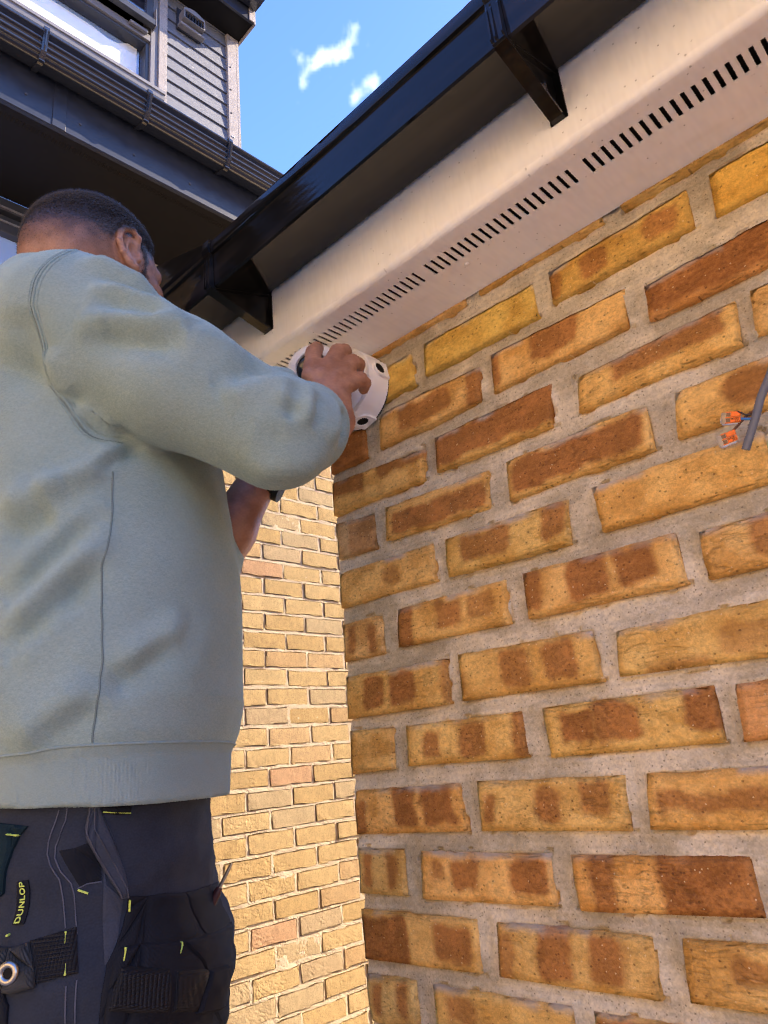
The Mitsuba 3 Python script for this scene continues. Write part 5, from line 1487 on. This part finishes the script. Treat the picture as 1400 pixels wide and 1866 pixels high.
gsk = lathe([(0.0, 0.0002), (rb + 0.0006, 0.0002), (rb + 0.0006, 0.0022), (0.0, 0.0022)])
add(K + "__gasket", gsk, "rubber_mat", smooth=40)
bprof = [(rb, 0.0022), (rb + 0.0003, 0.030), (rb, 0.0425), (rb - 0.0012, 0.0445), (rb - 0.0045, 0.0450), (rb - 0.0060, 0.0440), (rb - 0.0062, 0.0415), (0.040, 0.0410), (0.0, 0.0410)]
add(K + "__junction_box", lathe(bprof), "cam_white_mat", smooth=35)
for a in (11, -76, 101, 191):
    t = math.radians(a)
    rad, tang, ax_ = np.array([math.cos(t), 0, math.sin(t)]), np.array([-math.sin(t), 0, math.cos(t)]), np.array([0, -1, 0])
    o = np.array([cx_, 0, cz_]) + rad * (rb - 0.006) + ax_ * 0.0205
    D2 = Polygon([(0.0150 * math.cos(q), 0.0150 * math.sin(q)) for q in np.linspace(0, 2 * np.pi, 40)[:-1]]).union(sbox(-0.0150, -0.0180, 0.0150, 0))
    ringp = D2.difference(Polygon([(0.0095 * math.cos(q), 0.0095 * math.sin(q)) for q in np.linspace(0, 2 * np.pi, 40)[:-1]]))
    bs = extrude(ringp, 0.0, 0.0088, (o, tang, ax_, rad))
    add(K + "__conduit_boss", bs, "cam_white_mat", smooth=30)
    hole = frame_mesh(trimesh.creation.cylinder(0.0100, 0.0024, sections=32), o + rad * 0.0065, tang, ax_, rad)
    add(K + "__conduit_plug", hole, "void_mat")  # black disc painted as the shade inside the open conduit hole
for a in (62, 152, 242, 332):
    t = math.radians(a)
    o = np.array([cx_, -0.0412, cz_]) + np.array([math.cos(t), 0, math.sin(t)]) * 0.0515
    add(K + "__screw", frame_mesh(trimesh.creation.cylinder(0.0026, 0.002, sections=14), o, [1, 0, 0], [0, 0, 1], [0, -1, 0]), "screw_mat")
add(K + "__turret_base", lathe([(0.050, 0.0412), (0.050, 0.050), (0.049, 0.056), (0.046, 0.062), (0.040, 0.066), (0.0, 0.066)]), "cam_white_mat", smooth=35)
bc0 = J_['BALL']
fn_ = np.array([0.58, -0.74, -0.30]); fn_ /= np.linalg.norm(fn_)
e1 = np.cross(fn_, UP); e1 /= np.linalg.norm(e1)
e2 = np.cross(e1, fn_)
ang = np.linspace(0, math.pi * 0.26, 8)[::-1]
BFm = (bc0, e1, e2, fn_)


def lathe2(prof, n=64):
    th = np.linspace(0, 2 * np.pi, n + 1)[:-1]
    V_ = np.array([[r * math.cos(t), r * math.sin(t), d] for t in th for r, d in prof])
    k_ = len(prof)
    F_ = [[i * k_ + j, ((i + 1) % n) * k_ + j, ((i + 1) % n) * k_ + j + 1, i * k_ + j + 1] for i in range(n) for j in range(k_ - 1)]
    return frame_mesh(tm(V_, F_), *BFm)


rbl = 0.0455
ball = [(rbl * math.sin(t), rbl * math.cos(t)) for t in np.linspace(math.pi, 0.66, 36)]
ball += [(ball[-1][0] - 0.0008, ball[-1][1] + 0.0006), (ball[-1][0] - 0.0022, ball[-1][1] - 0.0004), (ball[-1][0] - 0.0030, ball[-1][1] - 0.0030)]
add(K + "__turret", lathe2(ball), "cam_white_mat", smooth=50)
fr_ = rbl * math.sin(0.66) - 0.0030
fd = rbl * math.cos(0.66) - 0.0030
face = [(fr_, fd), (fr_ - 0.002, fd + 0.0012), (0.018, fd + 0.0040), (0.012, fd + 0.0044), (0.0, fd + 0.0046)]
add(K + "__face", lathe2(face), "cam_black_mat", smooth=40)

# ------------------------------------------------------------------ grey cable and two lever connectors hanging by the wall at the right
scene["cable_grey_mat"] = two(principled((0.125, 0.130, 0.150), 0.42, specular=0.4))
scene["blue_core_mat"] = two(principled((0.05, 0.20, 0.55), 0.4))
scene["brown_core_mat"] = two(principled((0.115, 0.050, 0.030), 0.45))
scene["dark_core_mat"] = two(principled((0.035, 0.025, 0.025), 0.45))
CB = thing("cable", "grey sheathed cable with bared blue and brown cores hanging at the right edge", "cable")
sh_ = smooth_path(np.array([(0.735, 0.0, 0.86), (0.735, -0.018, 0.845), (0.722, -0.030, 0.790), (0.700, -0.031, 0.728), (0.6732, -0.030, 0.671), (0.6620, -0.030, 0.655), (0.6560, -0.030, 0.6435), (0.6475, -0.030, 0.628), (0.6355, -0.029, 0.6075)]), 60)
add(CB + "__sheath", tube(sh_, 0.0041, 14), "cable_grey_mat", smooth=50)
add(CB + "__blue_core", tube(smooth_path([(0.6375, -0.026, 0.6425), (0.643, -0.0275, 0.6395), (0.6505, -0.030, 0.6365)], 14), 0.0013, 8), "blue_core_mat", smooth=True)
add(CB + "__brown_core", tube(smooth_path([(0.6245, -0.022, 0.6330), (0.633, -0.024, 0.6370), (0.644, -0.027, 0.6425), (0.6535, -0.030, 0.6440)], 20), 0.0013, 8), "brown_core_mat", smooth=True)
add(CB + "__brown_core", tube(smooth_path([(0.634, -0.026, 0.6520), (0.6405, -0.029, 0.6470), (0.646, -0.030, 0.6420), (0.6515, -0.030, 0.6415)], 16), 0.0009, 7), "dark_core_mat", smooth=True)
scene["clear_plastic_mat"] = {"type": "principled", "base_color": {"type": "rgb", "value": [0.95, 0.93, 0.90]}, "roughness": 0.08, "spec_trans": 0.88, "eta": 1.4}
scene["orange_mat"] = two(principled((0.90, 0.185, 0.018), 0.35, specular=0.4))
scene["copper_mat"] = two(principled((0.16, 0.10, 0.07), 0.3, metallic=0.8))
scene["ink_mat"] = two({"type": "diffuse", "reflectance": {"type": "rgb", "value": [0.02, 0.015, 0.012]}})


def connector(o, ang, lab):
    k_ = thing("wire_connector", lab, "wire connector", "lever connectors on the cable ends")
    t = math.radians(ang)
    ex, ez = np.array([math.cos(t), 0, math.sin(t)]), np.array([-math.sin(t), 0, math.cos(t)])
    fr = (np.array(o), ex, ez, np.array([0, -1, 0]))
    L_, H_, D_ = 0.0195, 0.0125, 0.0070
    put = lambda m: frame_mesh(m, *fr)
    add(k_ + "__housing", put(cbox(-L_ / 2, L_ / 2, -H_ / 2, H_ / 2, 0, D_, 0.0010)), "clear_plastic_mat")
    for s in (1, -1):
        y0 = s * H_ / 4
        add(k_ + "__lever", put(cbox(0.0005, L_ / 2 + 0.0005, y0 - 0.0028, y0 + 0.0028, D_ + 0.0001, D_ + 0.0016, 0.0005)), "orange_mat")
        add(k_ + "__clamp", put(cbox(-0.0040, -0.0002, y0 - 0.0019, y0 + 0.0019, D_ + 0.0001, D_ + 0.0008, 0.0002)), "copper_mat")
    add(k_ + "__rim", put(join([cbox(-0.0045, 0.0005, H_ / 2 - 0.0009, H_ / 2 - 0.0001, D_ + 0.0001, D_ + 0.0011), cbox(-0.0045, 0.0005, -0.0005, 0.0005, D_ + 0.0001, D_ + 0.0011), cbox(-0.0045, 0.0005, -H_ / 2 + 0.0001, -H_ / 2 + 0.0009, D_ + 0.0001, D_ + 0.0011)])), "orange_mat")
    w1 = meshkit.text_mesh("WAGO", 0.0021, 0.0002, bold=True); w1.apply_translation([-0.0004, -0.0044, D_ + 0.0016])
    w2 = meshkit.text_mesh("221", 0.0019, 0.0002, bold=True); w2.apply_translation([0.0042, -0.0044 - 0.0, D_ + 0.0016])
    w1.apply_scale([0.88, 1, 1]); w1.apply_translation([0.0012, 0.0013, 0]); w2.apply_translation([0.0008, -0.0010, 0])
    add(k_ + "__lettering", put(join([w1, w2])), "ink_mat")


connector((0.6290, -0.020, 0.6470), -16, "clear and orange lever connector, the upper one, on the blue core beside the grey cable")
connector((0.6195, -0.017, 0.6275), 4, "clear and orange lever connector, the lower one, hanging tilted on the brown core")
